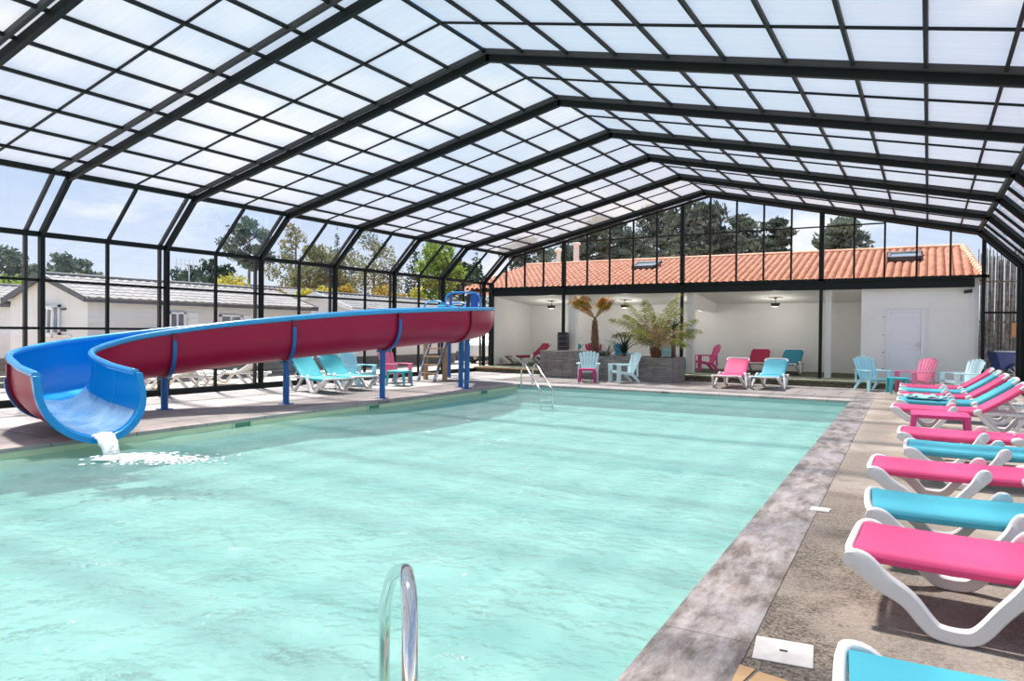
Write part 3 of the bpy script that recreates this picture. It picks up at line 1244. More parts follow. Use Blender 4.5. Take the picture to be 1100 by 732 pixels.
# start platform with ladder and hoop
m = MB()
m.box((-14.45, 17.55, 1.40), (-13.45, 19.0, 1.48))
m.xf(Matrix.Translation(-SLB+TW)).build('platform', M['leg_blue'], sl_, bevel=.01)
for x, y, mt in ((-14.35, 17.65, 'wood'), (-13.6, 17.65, 'wood'), (-14.35, 18.9, 'leg_blue'), (-13.6, 18.9, 'leg_blue')):
    m = MB()
    m.box((x-.06, y-.06, 0), (x+.06, y+.06, 1.40))
    m.xf(Matrix.Translation(-SLB+TW)).build('platform_post', M[mt], sl_, bevel=.01)
for y in (17.62, 18.92):
    m = MB()
    m.tube([Vector(p)-SLB+TW for p in ((-13.5, y, 1.45), (-13.5, y, 2.15), (-13.56, y, 2.35), (-13.8, y, 2.46), (-14.2, y, 2.46), (-14.38, y, 2.35), (-14.42, y, 2.1), (-14.42, y, 1.45))], .03, 10)
    m.build('guard_rail', M['slide_rim'], sl_, smooth='all')
HD = Vector((.863, .505, 0))
HC = Vector((-13.42, 18.35, 0))


def hp(u, z, w_=0.):
    return HC+HD*u+Vector((-HD.y, HD.x, 0))*w_+Vector((0, 0, z))


m = MB()
hoop = [hp(-.56, 1.55), hp(-.56, 2.35), hp(-.53, 2.62), hp(-.42, 2.74), hp(-.25, 2.77), hp(.25, 2.77), hp(.42, 2.74), hp(.53, 2.62), hp(.56, 2.35), hp(.56, 1.55)]
m.tube([Vector(p)-SLB+TW for p in smooth_path(hoop, 3)], .03, 10)
m.build('start_hoop', M['slide_rim'], sl_, smooth='all')
HR = Matrix.Translation(HC-SLB+TW) @ Matrix.Rotation(math.atan2(HD.y, HD.x), 4, 'Z')
for lo, hi, mt in (((.24, .03, 1.5), (.48, .10, 2.74), 'leg_blue'), ((.10, .05, 1.5), (.22, .14, 2.70), 'frame2'), ((-.44, .03, 1.5), (-.36, .10, 2.70), 'leg_blue')):
    m = MB()
    m.box(lo, hi)
    m.xf(HR).build('start_panel', M[mt], sl_, bevel=.012)
ld = MB()
for x in (-13.95, -13.35):
    ld.bar(Vector((x, 16.75, 0))-SLB+TW, Vector((x, 17.5, 1.45))-SLB+TW, .05, .10, (1, 0, 0))
lo_ = ld.build('ladder', M['steel'], sl_)
for k in range(5):
    m = MB()
    z = .25+.25*k
    y = 16.75+.75*z/1.45
    m.box((-13.95, y-.09, z-.02), (-13.35, y+.09, z+.02))
    m.xf(Matrix.Translation(-SLB+TW)).build('step', M['wood'], lo_)
def wetfilm():
    m, nt, out = nodes('thin_water_sheen')
    t = nt.nodes.new('ShaderNodeBsdfTransparent')
    d = nt.nodes.new('ShaderNodeBsdfDiffuse')
    d.inputs[0].default_value = (.50, .76, .92, 1)  # wet reflection painted in as a pale diffuse blue
    g = nt.nodes.new('ShaderNodeBsdfGlossy')
    g.inputs['Roughness'].default_value = .12
    f = noise_fac(nt, 2.5, 4, .6, .35, .65)
    mx = nt.nodes.new('ShaderNodeMixShader')
    nt.links.new(math_(nt, 'ADD', math_(nt, 'MULTIPLY', f, .30), .30), mx.inputs[0])
    nt.links.new(t.outputs[0], mx.inputs[1])
    nt.links.new(d.outputs[0], mx.inputs[2])
    m2 = nt.nodes.new('ShaderNodeMixShader')
    nt.links.new(schlick(nt, .03), m2.inputs[0])
    nt.links.new(mx.outputs[0], m2.inputs[1])
    nt.links.new(g.outputs[0], m2.inputs[2])
    nt.links.new(m2.outputs[0], out.inputs[0])
    return m


# film of water lying in the last bend
m = MB()
rings = []
for i in range(NC-int(NS*2.2), NC):
    rings.append([p+Vector((0, 0, .012)) for p in section(i, -.012, 14, -.52, .60)])
m.loft(rings, False, False)
tag(m.xf(Matrix.Translation(SLB)).build('slide_water', wetfilm(), smooth='all'), 'thin sheet of water with a painted sheen running over the outlet of the slide', 'water', kind='stuff')
# falling stream and foam
i = NC-1
t = Vector((tg[i][0], tg[i][1], 0))
l = Vector((-t.y, t.x, 0))
p0 = Vector(cl_[i][:3])+t*.52
m = MB()
rings = []
for k in range(12):
    s = k/11
    p = p0+t*(.0+.34*s)+Vector((0, 0, .03-(.012+p0.z-WZ)*s*s))
    wd = .17-.05*s
    ring = []
    for a in range(18):
        an = 2*PI*a/18
        nz = .035*noise.noise(Vector((a*1.7, k*1.1, 3)))
        ring.append(p+l*(wd*math.cos(an)*.8+nz)+Vector((0, 0, (.035+nz)*math.sin(an)))+t*((.035+nz)*math.sin(an)*s))
    rings.append(ring)
m.loft(rings)
tag(m.build('falling_water', M['foam'], smooth='all'), 'white stream of water falling from the slide outlet into the pool', 'water', kind='stuff')
m = MB()
pc = p0+t*.40
R_ = random.Random(5)
for k in range(700):
    a = R_.random()
    d = abs(R_.gauss(0, .16))+a*1.5*R_.random()
    off = (t*.35+Vector((.86, .5, 0))*.75).normalized()*d+l*R_.gauss(0, .10+.10*d)+Vector((.3, .75, 0))*R_.gauss(0, .14)
    r = R_.uniform(.008, .032)*(1-.35*min(d, 1.6)/1.6)
    m.ball((pc.x+off.x, pc.y+off.y, WZ+.008+R_.random()*.03*math.exp(-d*3)), r, 6, 4, (1.7, 1.7, .35))
tag(m.build('splash_foam', M['foam'], smooth='all'), 'white splash of foam on the water under the slide outlet', 'foam', kind='stuff')


# --------------------------------------------------------------- sun loungers
def fabric(x0, x1, zf, hw, n=14, roll=.07, th=.02, pad=0.):
    """sling sheet rolled over its side rails; zf gives the height of its middle"""
    rings = []
    for i in range(n+1):
        x = x0+(x1-x0)*i/n
        z = zf(x)
        dz = (zf(x+.01)-zf(x-.01))/.02
        nx, nz_ = -dz/math.hypot(1, dz), 1/math.hypot(1, dz)
        ring = []
        prof = [(-hw+.05, -roll-.012), (-hw+.012, -roll), (-hw, -roll*.55), (-hw+.008, -.016), (-hw+.035, .0), (-hw*.55, -.008), (0, -.012), (hw*.55, -.008), (hw-.035, 0), (hw-.008, -.016), (hw, -roll*.55), (hw-.012, -roll), (hw-.05, -roll-.012), (hw-.07, -.03), (0, -.03), (-hw+.07, -.03)]
        for y, h in prof:
            ring.append(Vector((x+nx*h, y, z+nz_*h)))
        rings.append(ring)
    m = MB()
    m.loft(rings, True, True)
    return m


def sweep_leg(path, y0, sgn, wy, cols):
    """flat moulded leg: path in xz with its in-plane width; wy its thickness across"""
    pts = [Vector((p[0], 0, p[1])) for p in path]
    ws = [p[2] for p in path]
    ys = [p[3] if len(p) > 3 else 0. for p in path]
    # round the path
    n = len(pts)
    rings = []
    for i in range(n):
        a, b = pts[max(0, i-1)], pts[min(n-1, i+1)]
        t = (b-a).normalized()
        nn = Vector((-t.z, 0, t.x))
        yy = y0+sgn*ys[i]
        c = pts[i]
        w_ = ws[i]/2
        e = .2
        rings.append([c+nn*w_*(1-e)+Vector((0, yy-wy/2, 0)), c+nn*w_+Vector((0, yy-wy*.36, 0)), c+nn*w_+Vector((0, yy+wy*.36, 0)), c+nn*w_*(1-e)+Vector((0, yy+wy/2, 0)),
                      c-nn*w_*(1-e)+Vector((0, yy+wy/2, 0)), c-nn*w_+Vector((0, yy+wy*.36, 0)), c-nn*w_+Vector((0, yy-wy*.36, 0)), c-nn*w_*(1-e)+Vector((0, yy-wy/2, 0))])
    m = MB()
    m.loft(rings)
    return m


BH = .372      # bed height
FRONT = smooth_path([(-.018, BH-.030, .045), (.0, BH-.035, .085), (.07, BH-.055, .115, .005), (.165, BH-.13, .105, .02), (.29, .175, .088, .04), (.385, .075, .08, .06), (.44, .042, .074, .065), (.55, .040, .074, .065), (.615, .075, .074, .06), (.70, .185, .074, .04), (.79, .29, .082, .02), (.845, BH-.012, .105, -.01), (.875, BH+.018, .10, -.02), (.895, BH+.038, .055, -.03), (.90, BH+.043, .02, -.03)], 4)
REAR = smooth_path([(1.12, BH-.02, .05), (1.18, BH-.03, .07), (1.29, .21, .075), (1.41, .10, .068), (1.48, .042, .062), (1.54, .034, .06), (1.60, .045, .06), (1.67, .12, .062), (1.78, .27, .06), (1.86, BH-.035, .055), (1.93, BH-.03, .045)], 4)


def make_lounger(label, fab, angle, loc, rz, group, name='sun_lounger'):
    t = thing(name, label, 'sun lounger', loc, rz, group)
    HW = .335
    fr = MB()
    for s in (-1, 1):
        fr.tube([(.05, s*(HW-.055), BH-.03), (.6, s*(HW-.055), BH-.035), (1.2, s*(HW-.055), BH-.03), (1.93, s*(HW-.055), BH-.045)], .026, 10)
    for x in (.45, .9, 1.3):
        fr.tube([(x, -HW+.06, BH-.06), (x, HW-.06, BH-.06)], .016, 8)
    fr.tube([(1.93, -HW+.03, BH-.045), (1.93, HW-.03, BH-.045)], .024, 10)
    fr.build('frame', M['white'], t, smooth=True)
    # white moulded foot bar with rounded corners
    m = MB()
    pts = [(.10, -HW-.045, BH-.035), (.03, -HW-.045, BH-.022), (.0, -HW+.03, BH-.012), (-.008, -HW*.5, BH-.016), (-.010, 0, BH-.020), (-.008, HW*.5, BH-.016), (.0, HW-.03, BH-.012), (.03, HW+.045, BH-.022), (.10, HW+.045, BH-.035)]
    m.tube(smooth_path(pts, 4), .023, 10)
    m.build('foot_bar', M['white'], t, smooth='all')
    for s in (-1, 1):
        sweep_leg(FRONT, s*(HW+.04), s, .062, None).build('leg', M['white'], t, smooth=True)
        sweep_leg(REAR, s*(HW-.03), s, .055, None).build('leg', M['white'], t, smooth=True)
    zf = lambda x: BH+.012-.012*math.sin(PI*min(max(x/1.16, 0), 1))
    fabric(.022, 1.18, zf, HW-.006).build('seat_sling', fab, t, smooth=True)
    # backrest
    L = .76
    fm = MB()
    for s in (-1, 1):
        fm.tube([(0, s*(HW-.06), -.01), (L*.5, s*(HW-.06), -.01), (L-.04, s*(HW-.06), -.005)], .02, 10)
    pts = [(L-.10, -HW+.02, .0), (L-.02, -HW+.03, .005), (L+.01, -HW+.09, .01), (L+.018, 0, .012), (L+.01, HW-.09, .01), (L-.02, HW-.03, .005), (L-.10, HW-.02, .0)]
    fm.tube(smooth_path(pts, 4), .028, 10)
    for s in (-1, 1):
        fm.ball((.0, s*(HW-.01), .0), .06, 10, 7, (1.1, .6, .8))
    b = fm.build('backrest', M['white'], t, smooth=True, loc=(1.18, 0, BH-.02))
    b.rotation_euler = (0, -angle, 0)
    fabric(.03, L-.005, lambda x: .026-.012*math.sin(PI*min(max(x/L, 0), 1)), HW-.006).build('back_sling', fab, b, smooth=True)
    if angle > .1:
        for s in (-1, 1):
            st = MB()
            p = Vector((1.18+.45*math.cos(angle), s*.2, BH-.02+.45*math.sin(angle)-.02))
            st.tube([p, (1.62+.1, s*.2, BH-.055)], .014, 8)
            st.build('support_strut', M['white'], t, smooth=True)
    return t


def lounger_copy(src, loc, rz, label, group, mat=None):
    return dup(src, loc, rz, label, group, mat)


M['teal'] = pbr('deep_turquoise_sling', (.02, .36, .42), .62, bump=.25, bscale=220)  # turquoise sling darkened: shading of the raised backs put into its colour
TOT = {'pink_sling': M['turq']}
TOP = {'turquoise_sling': M['pink']}
GR = 'sun loungers in a row along the right of the pool'
ANG = math.radians(35)
row = make_lounger('raised pink sun lounger right behind the large pink side table', M['pink'], ANG, (-.50, 13.55, 0), .0, GR)
lounger_copy(row, (-.47, 15.10, 0), .01, 'sun lounger with raised turquoise back, aqua towel lying on its bed', GR, TOT)
lounger_copy(row, (-.50, 16.55, 0), .02, 'pink raised-back sun lounger between two turquoise ones, third of the raised row', GR)
lounger_copy(row, (-.52, 17.95, 0), .0, 'turquoise raised-back sun lounger, the farther of the two turquoise ones with raised backs', GR, TOT)
lounger_copy(row, (-.55, 19.30, 0), .02, 'pink raised-back sun lounger at the far end of the row, nearest the white door', GR)
flat = make_lounger('pink flat sun lounger nearest the camera, its whole white leg standing on dark speckled floor', M['pink'], .06, (-.355, 4.65, 0), -.02, GR)
lounger_copy(flat, (-.23, 2.60, 0), .10, 'turquoise sun lounger at the bottom edge, nearest of all to the camera', GR, {'pink_sling': M['turq']})
lounger_copy(flat, (-.355, 5.75, 0), .07, 'turquoise flat sun lounger just behind the nearest pink one', GR, {'pink_sling': M['turq']})
lounger_copy(flat, (-.44, 7.44, 0), .0, 'pink flat sun lounger between two turquoise flat ones', GR)
lounger_copy(flat, (-.19, 8.86, 0), .01, 'turquoise flat sun lounger set back between the two farther pink flat ones', GR, {'pink_sling': M['turq']})
lounger_copy(flat, (-.29, 10.15, 0), .0, 'pink flat sun lounger directly in front of the large pink side table', GR)
steep = make_lounger('turquoise sun lounger under the slide, nearer one of the pair by the left glass wall', M['teal'], math.radians(42), (-12.17, 12.65, 0), math.radians(169), 'pair of loungers under the slide')
lounger_copy(row, (-4.86, 20.15, 0), PI/2+.04, 'pink sun lounger with raised back facing the pool at its far end', 'pair of loungers at the far end of the pool')
lounger_copy(row, (-3.88, 20.30, 0), PI/2-.01, 'turquoise sun lounger facing the pool at its far end beside a pink one', 'pair of loungers at the far end of the pool', TOT)
M['dred'] = pbr('dark_red_sling', (.30, .006, .045), .65)
M['dteal'] = pbr('teal_sling', (.008, .19, .28), .65)
lounger_copy(row, (-5.12, 24.75, SZ+.012), PI/2+.03, 'dark red sun lounger in the terrace shade behind the pale pool-end pair', 'loungers on the shaded terrace', {'pink_sling': M['dred']})
lounger_copy(row, (-4.12, 24.75, SZ+.012), PI/2-.03, 'dark teal sun lounger in the terrace shade next to the white column', 'loungers on the shaded terrace', {'pink_sling': M['dteal']})
lounger_copy(steep, (-14.55, 24.6, SZ+.012), .98, 'dark red sun lounger seen side on at the left end of the shaded terrace', 'loungers on the shaded terrace', {'deep_turquoise_sling': M['dred']})
lounger_copy(steep, (-13.2, 24.75, SZ+.012), .98, 'dark teal sun lounger behind the padded post on the shaded terrace', 'loungers on the shaded terrace', {'deep_turquoise_sling': M['dteal']})
lounger_copy(steep, (-12.28, 13.66, 0), math.radians(168), 'turquoise sun lounger under the slide, farther one of the pair by the pale blue chair', 'pair of loungers under the slide')


# ------------------------------------------------------------ slatted chairs
def make_adirondack(label, mat, loc, rz, group):
    t = thing('slatted_armchair', label, 'armchair', loc, rz, group)
    m = MB()
    for k in range(5):
        x = -.22+.11*k
        m.bar((x, -.30, .365), (x, .22, .265), .10, .022, (1, 0, 0))
    m.bar((-.27, -.305, .335), (.27, -.305, .335), .022, .075, (0, 1, 0))
    m.build('seat', mat, t, bevel=.006)
    m = MB()
    for k in range(6):
        u = (k-2.5)/2.5
        top = 1.0-.10*u*u-.02
        ln = top
        x0_, x1_ = u*.185, u*.275
        y0_, z0_ = .20, .25
        y1_, z1_ = .20+.30*ln, .25+.68*ln
        m.bar((x0_, y0_+.012*u*u, z0_), (x1_, y1_-.02*u*u, z1_), .066, .02, (1, 0, 0), w2=.098)
        m.tube([(x1_, y1_-.02*u*u-.010, z1_-.01), (x1_, y1_-.02*u*u+.010, z1_-.01)], .048, 10)
    m.bar((-.27, .315, .46), (.27, .315, .46), .03, .07, (0, 1, 0))
    m.bar((-.27, .425, .72), (.27, .425, .72), .025, .06, (0, 1, 0))
    m.build('backrest', mat, t, bevel=.005)
    for s in (-1, 1):
        m = MB()
        m.prism([(s*.245, -.38), (s*.375, -.36), (s*.38, -.1), (s*.35, .34), (s*.29, .36), (s*.255, 0.)][::s], .545, .572, 'z')
        m.build('armrest', mat, t, bevel=.008)
        m = MB()
        m.bar((s*.30, -.30, 0), (s*.30, -.30, .55), .045, .125, (1, 0, 0), w2=.04, d2=.14)
        m.build('front_leg', mat, t, bevel=.008)
        m = MB()
        m.bar((s*.27, -.28, .34), (s*.27, .20, .25), .035, .085, (1, 0, 0))
        m.bar((s*.27, .16, .27), (s*.28, .42, .0), .035, .10, (1, 0, 0), d2=.075)
        m.bar((s*.315, .30, .56), (s*.285, .33, .20), .03, .06, (1, 0, 0))
        m.build('rear_leg', mat, t, bevel=.006)
    return t


def chair(src, loc, deg, label, group, mat):
    return dup(src, loc, math.radians(deg), label, group, {'ice_blue_plastic': M[mat]} if mat != 'pwblue' else None)


GP, GT, GD, GL = 'armchairs in front of the stone planter', 'armchairs in the terrace shade', 'armchairs by the white door', 'armchairs under the slide'
ad = make_adirondack('ice blue slatted armchair facing the pool behind the small magenta table', M['pwblue'], (-9.28, 20.65, 0), math.radians(22), GP)
chair(ad, (-8.10, 20.65, 0), -42, 'ice blue slatted armchair turned left in front of the stone planter', GP, 'pwblue')
ZT = SZ+.012
chair(ad, (-11.1, 25.4, ZT), 190, 'dark magenta slatted armchair behind the planter beside the slim palm trunk', GT, 'pdpink')
M['pmblue'] = pbr('mid_blue_plastic', (.10, .42, .62), .45)
chair(ad, (-9.75, 25.2, ZT), 165, 'mid blue slatted armchair behind the dark spiky plant', GT, 'pmblue')
chair(ad, (-8.25, 25.3, ZT), 185, 'pale blue slatted armchair on the terrace behind the large palm', GT, 'pblue')
M['pmagenta'] = pbr('deep_pink_plastic', (.66, .05, .23), .45)
chair(ad, (-6.85, 25.3, ZT), -55, 'deep pink slatted armchair on the terrace right of the large palm', GT, 'pmagenta')
chair(ad, (-1.32, 22.1, 0), 36, 'pale blue slatted armchair left of the white door', GD, 'pblue')
chair(ad, (-.30, 22.1, 0), -46, 'pink slatted armchair in front of the white door', GD, 'ppink')
chair(ad, (.74, 22.1, 0), -56, 'ice blue slatted armchair right of the pink one by the door wall', GD, 'pwblue')
chair(ad, (-13.75, 15.0, 0), 88, 'pale blue slatted armchair under the slide behind the turquoise loungers', GL, 'pblue')
chair(ad, (-13.55, 16.35, 0), 84, 'pink slatted armchair under the slide beside a turquoise table', GL, 'ppink')


# --------------------------------------------------------------- side tables
M['tpink'] = pbr('strong_pink_plastic', (.72, .06, .25), .4)
def side_table(label, mat, loc, rz, size=.48, h=.42):
    t = thing('side_table', label, 'side table', loc, rz, 'plastic side tables')
    m = MB()
    a = size/2
    c = .05
    poly = [(-a+c, -a), (a-c, -a), (a, -a+c), (a, a-c), (a-c, a), (-a+c, a), (-a, a-c), (-a, -a+c)]
    m.prism(poly, h-.025, h, 'z')
    m.build('tabletop', mat, t, bevel=.008)
    m = MB()
    for s in (-1, 1):
        m.box((-a+.05, s*(a-.035)-.01, h-.055), (a-.05, s*(a-.035)+.01, h-.02))
        m.box((s*(a-.035)-.01, -a+.05, h-.055), (s*(a-.035)+.01, a-.05, h-.02))
    m.build('apron', mat, t)
    for sx in (-1, 1):
        for sy in (-1, 1):
            m = MB()
            m.bar((sx*(a-.045), sy*(a-.045), h-.02), (sx*(a-.01), sy*(a-.01), 0), .075, .075, (1, 0, 0), w2=.045, d2=.045)
            m.build('leg', mat, t, bevel=.008)
    return t


side_table('large pink side table standing between two pink sun loungers', M['tpink'], (.16, 12.15, 0), .03, .74, .41)
side_table('small magenta side table in front of an ice blue armchair by the planter', M['pdpink'], (-9.0, 19.95, 0), .35, .5, .43)
side_table('turquoise side table between the pale blue and pink armchairs by the door', M['pturq'], (-.68, 21.45, 0), .3, .46, .42)
side_table('turquoise side table under the slide beside a pink armchair', M['pturq'], (-12.75, 15.55, 0), .25, .55, .42)
side_table('teal side table on the terrace beside the deep pink armchair', M['pturq'], (-7.60, 25.0, ZT), .1, .42, .42)

# towel on the second raised lounger
m = MB()
nx_, ny_ = 34, 26
vs, fs = [], []
for j in range(ny_+1):
    for i in range(nx_+1):
        x = .12+.64*i/nx_
        y = -.27+.52*j/ny_
        h = .022+.05*abs(noise.noise(Vector((x*4.5, y*5, 1))))+.03*noise.noise(Vector((x*11, y*9, 4)))
        vs.append((x+.03*noise.noise(Vector((x*3, y*6, 9))), y+.03*noise.noise(Vector((x*6, y*3, 7))), BH+.022+max(h, .012)))
for j in range(ny_):
    for i in range(nx_):
        a = j*(nx_+1)+i
        fs.append((a, a+1, a+nx_+2, a+nx_+1))
m.add(vs, fs)
m.mi = [1 if noise.noise(Vector((vs[f[0]][0]*9, vs[f[0]][1]*9, 2))) > .28 else 0 for f in fs]
o = m.build('beach_towel', [M['cloth'], M['clothdark']], smooth='all')
so_ = o.modifiers.new('thick', 'SOLIDIFY')
so_.thickness = .012
so_.offset = 1
o.location = (-.47, 15.10, 0)
o.rotation_euler = (0, 0, .01)
tag(o, 'crumpled aqua beach towel with dark print on a turquoise lounger', 'towel')

# ---------------------------------------------------------- ladders and lids
M['steelw'] = M['steel']


def arc_pts(p, q, h, r, n=8):
    """inverted U from p up to height h and down to q with rounded shoulders"""
    p, q = Vector(p), Vector(q)
    d = (q-p)
    d.z = 0
    L = d.length
    d.normalize()
    out = [p]
    for k in range(n+1):
        a = PI*.5*k/n
        out.append(Vector((p.x, p.y, h-r))+d*(r*(1-math.cos(a)))+Vector((0, 0, r*math.sin(a))))
    qq = Vector((q.x, q.y, 0))
    for k in range(n+1):
        a = PI*.5*k/n
        out.append(Vector((qq.x, qq.y, h-r))-d*(r*(1-math.sin(a)))+Vector((0, 0, r*math.cos(a))))
    out.append(q)
    return out


t = thing('pool_handrail', 'curved polished steel handrail rising from the water nearest the camera', 'handrail', (-1.115, 1.41, 0))
pts = [(0, 0, 0), (0, 0, .30), (-.0, .0, .58), (-.025, .03, .74), (-.07, .085, .83), (-.13, .15, .855), (-.22, .25, .835), (-.40, .415, .74), (-.555, .575, .61), (-.63, .65, .53), (-.665, .685, .42), (-.67, .69, .2), (-.67, .69, -.50)]
m = MB()
m.tube(smooth_path(pts, 5), .0215, 18)
m.build('rail', M['steel'], t, smooth='all')
m = MB()
m.tube([(0, 0, 0), (0, 0, .012), (0, 0, .03)], [.055, .055, .026], 18)
m.build('floor_flange', M['steel'], t, smooth=True)

t = thing('pool_ladder', 'steel pool ladder with two arched rails at the far left end of the pool', 'ladder', (-9.33, 17.55, 0))
dirv = Vector((1.18, -1.05, 0))
perp = Vector((.20, .30, 0))
for s in (0, 1):
    m = MB()
    a = Vector((-.62, -.02, 0))+perp*s
    b = a+Vector((1.20, -1.08, 0))
    pts = [a, a+Vector((0, 0, .40)), a+Vector((.02, -.02, .52)), a+Vector((.10, -.08, .60)), a+Vector((.22, -.19, .62)), a+Vector((.36, -.32, .55)), a+Vector((.60, -.54, .38)), b+Vector((-.12, .1, .08)), b+Vector((0, 0, -.08)), b+Vector((0, 0, -.50))]
    m.tube(smooth_path(pts, 4), .024, 10)
    m.build('rail', M['steel'], t, smooth='all')
for z in (-.25, -.42):
    m = MB()
    a = Vector((.58, -1.10, z))
    m.bar(a, a+perp, .03, .09, (0, 0, 1))
    m.build('rung', M['steel'], t)

for v_, lab in ((6.2, None), (8.4, 'green skimmer opening in the lime pool wall nearest the slide outlet'), (11.85, 'green skimmer opening in the lime pool wall below the slide middle'), (16.4, 'green skimmer opening in the lime pool wall near the steel ladder')):
    if lab is None:
        continue
    p = PL(-PW_, v_)
    t = thing('pool_skimmer', lab, 'skimmer', (p.x, p.y, -.095), PA, 'skimmer openings in the pool wall')
    m = MB()
    for lo, hi in (((-.01, -.21, -.075), (.022, .21, -.04)), ((-.01, -.21, .04), (.022, .21, .075)), ((-.01, -.21, -.04), (.022, -.165, .04)), ((-.01, .165, -.04), (.022, .21, .04))):
        m.box(lo, hi)
    m.build('skimmer_frame', M['limeframe'], t)
    m = MB()
    m.box((-.02, -.17, -.04), (.006, .17, .03))
    m.build('skimmer_mouth', M['green'], t)

t = thing('skimmer_lid', 'pale square plastic lid with a finger slot set in the floor by the coping', 'lid', (-.58, 3.70, 0), 0)
cs = [Vector((-.76, 3.774, 0)), Vector((-.727, 3.569, 0)), Vector((-.44, 3.543, 0)), Vector((-.583, 3.856, 0))]
ex = Vector((.255, .05, 0)).normalized()
ang = math.atan2(-.09, .30)
t.location = (-.585, 3.64, 0)
t.rotation_euler = (0, 0, .12)
m = MB()
m.box((-.135, -.135, 0), (.135, .135, .008))
m.build('lid_plate', M['plate'], t, bevel=.004)
m = MB()
m.tube([(-.018, .0, .004), (.018, .0, .004)], .010, 8)
m.build('finger_slot', M['black'], t)
t = tag(MB().box((-.08, -.075, 0), (.08, .075, .010)).build('deck_tile', M['plate'], bevel=.002, loc=(-.80, 6.77, 0)), 'small pale rectangular tile set in the floor beside the coping', 'tile')
for k, (x, y) in enumerate(((-.80, 3.24), (-.565, 3.19))):
    o = MB().box((-.112, -.16, 0), (.112, .16, .007)).build('terracotta_slab', M['terra'], bevel=.004, loc=(x, y, 0))
    o.rotation_euler = (0, 0, -.17)
    tag(o, ('orange floor slab at the bottom edge touching the dark coping joint', 'orange floor slab at the bottom edge, the one farther from the pool')[k], 'floor slab', 'orange floor slabs')
# ------------------------------------------------------------------ planter
t = thing('stone_planter', 'long grey slate clad planter with a taller left part, holding the palms', 'planter', (-9.1, 21.4, 0))
m = MB()
Y1 = SF-.07-21.4
for xa, xb, h in ((-2.33, -.42, .90), (-.42, 2.30, .77)):
    m.box((xa, 0, 0), (xb, .12, h))
    m.box((xa, Y1-.10, 0), (xb, Y1, h))
m.box((-2.33, .12, 0), (-2.21, Y1-.10, .90))
m.build('wall', M['planter'], t, bevel=.008)
m = MB()
m.box((2.18, .12, 0), (2.301, Y1-.10, .77))
m.box((2.301, .0, 0), (2.32, Y1, .77))
m.build('end_wall', M['planterside'], t, bevel=.006)
m = MB()
m.box((-2.2, .12, .3), (-.42, Y1-.1, .84))
m.box((-.42, .12, .3), (2.18, Y1-.1, .71))
m.build('soil', M['soil'], t)


# ------------------------------------------------------------------- plants
def frond(mb, base, az, el, L, droop, nl, ll, wl_, taper=.35, v=.5, seed=0):
    """feather frond: rachis of nl leaflets each side"""
    R = random.Random(seed)
    h = Vector((math.cos(az), math.sin(az), 0))
    p = Vector(base)
    e = el
    pts = []
    n = 18
    for i in range(n+1):
        pts.append(p.copy())
        d = h*math.cos(e)+Vector((0, 0, math.sin(e)))
        p = p+d*(L/n)
        e -= droop/n*(.4+1.2*i/n)
    side = Vector((-h.y, h.x, 0))
    mb.cur = 1
    mb_t = [(pts[i], .016*(1-.8*i/n)+.003) for i in range(n+1)]
    rings = []
    for i, (q, r) in enumerate(mb_t):
        rings.append([q+side*r, q+Vector((0, 0, r)), q-side*r, q-Vector((0, 0, r*.6))])
    k0 = len(mb.f)
    mb.loft(rings)
    mb.mi += [1]*(len(mb.f)-k0)
    mb.cur = 0
    k0 = len(mb.f)
    for k in range(nl):
        s = .14+.86*k/(nl-1)
        i = min(int(s*n), n-1)
        f = s*n-i
        q = pts[i].lerp(pts[i+1], f)
        tan = (pts[i+1]-pts[i]).normalized()
        up_ = side.cross(tan)
        ln = ll*(math.sin(PI*min(.12+.80*s, .95))**.7)*(1-taper*max(0, s-.5))*R.uniform(.85, 1.1)
        for sg in (-1, 1):
            d = (side*sg*.78+tan*.62+up_*(v*R.uniform(.4, 1))+Vector((0, 0, -.10))).normalized()
            m1 = q+d*ln*.55
            tip = q+d*ln+Vector((0, 0, -ln*.28))
            wv = d.cross(up_).normalized()*wl_ if abs(d.dot(up_)) < .95 else tan*wl_
            mb.add([q-wv*.5, q+wv*.5, m1+wv, m1-wv], [(0, 1, 2, 3)])
            mb.add([m1-wv, m1+wv, tip], [(0, 1, 2)])
    mb.mi += [0]*(len(mb.f)-k0)
    return pts


t = thing('feather_palm', 'large green feather palm with arching fronds in the right part of the planter', 'palm', (-7.52, 21.95, .712))
m = MB()
R_ = random.Random(11)
for k in range(19):
    az = 2*PI*k*.381966+R_.uniform(-.2, .2)
    lv = k/19
    el = 1.45-.80*lv+R_.uniform(-.08, .08)
    frond(m, (.06*math.cos(az), .06*math.sin(az), .24+.06*(1-lv)), az, el, R_.uniform(1.6, 1.95), .7+.8*lv, 44, .50, .012, seed=k)
m.build('fronds', [M['palm'], M['wood']], t)
m = MB()
m.tube([(0, 0, 0), (0, 0, .12), (0, 0, .30), (0, 0, .42)], [.13, .16, .13, .05], 14)
for k in range(30):
    a = k*2.4
    z = .02+.011*k
    m.bar((.12*math.cos(a), .12*math.sin(a), z), (.20*math.cos(a), .20*math.sin(a), z+.16), .05, .02, (-math.sin(a), math.cos(a), 0), w2=.03)
m.build('trunk', M['palmtrunk'], t)


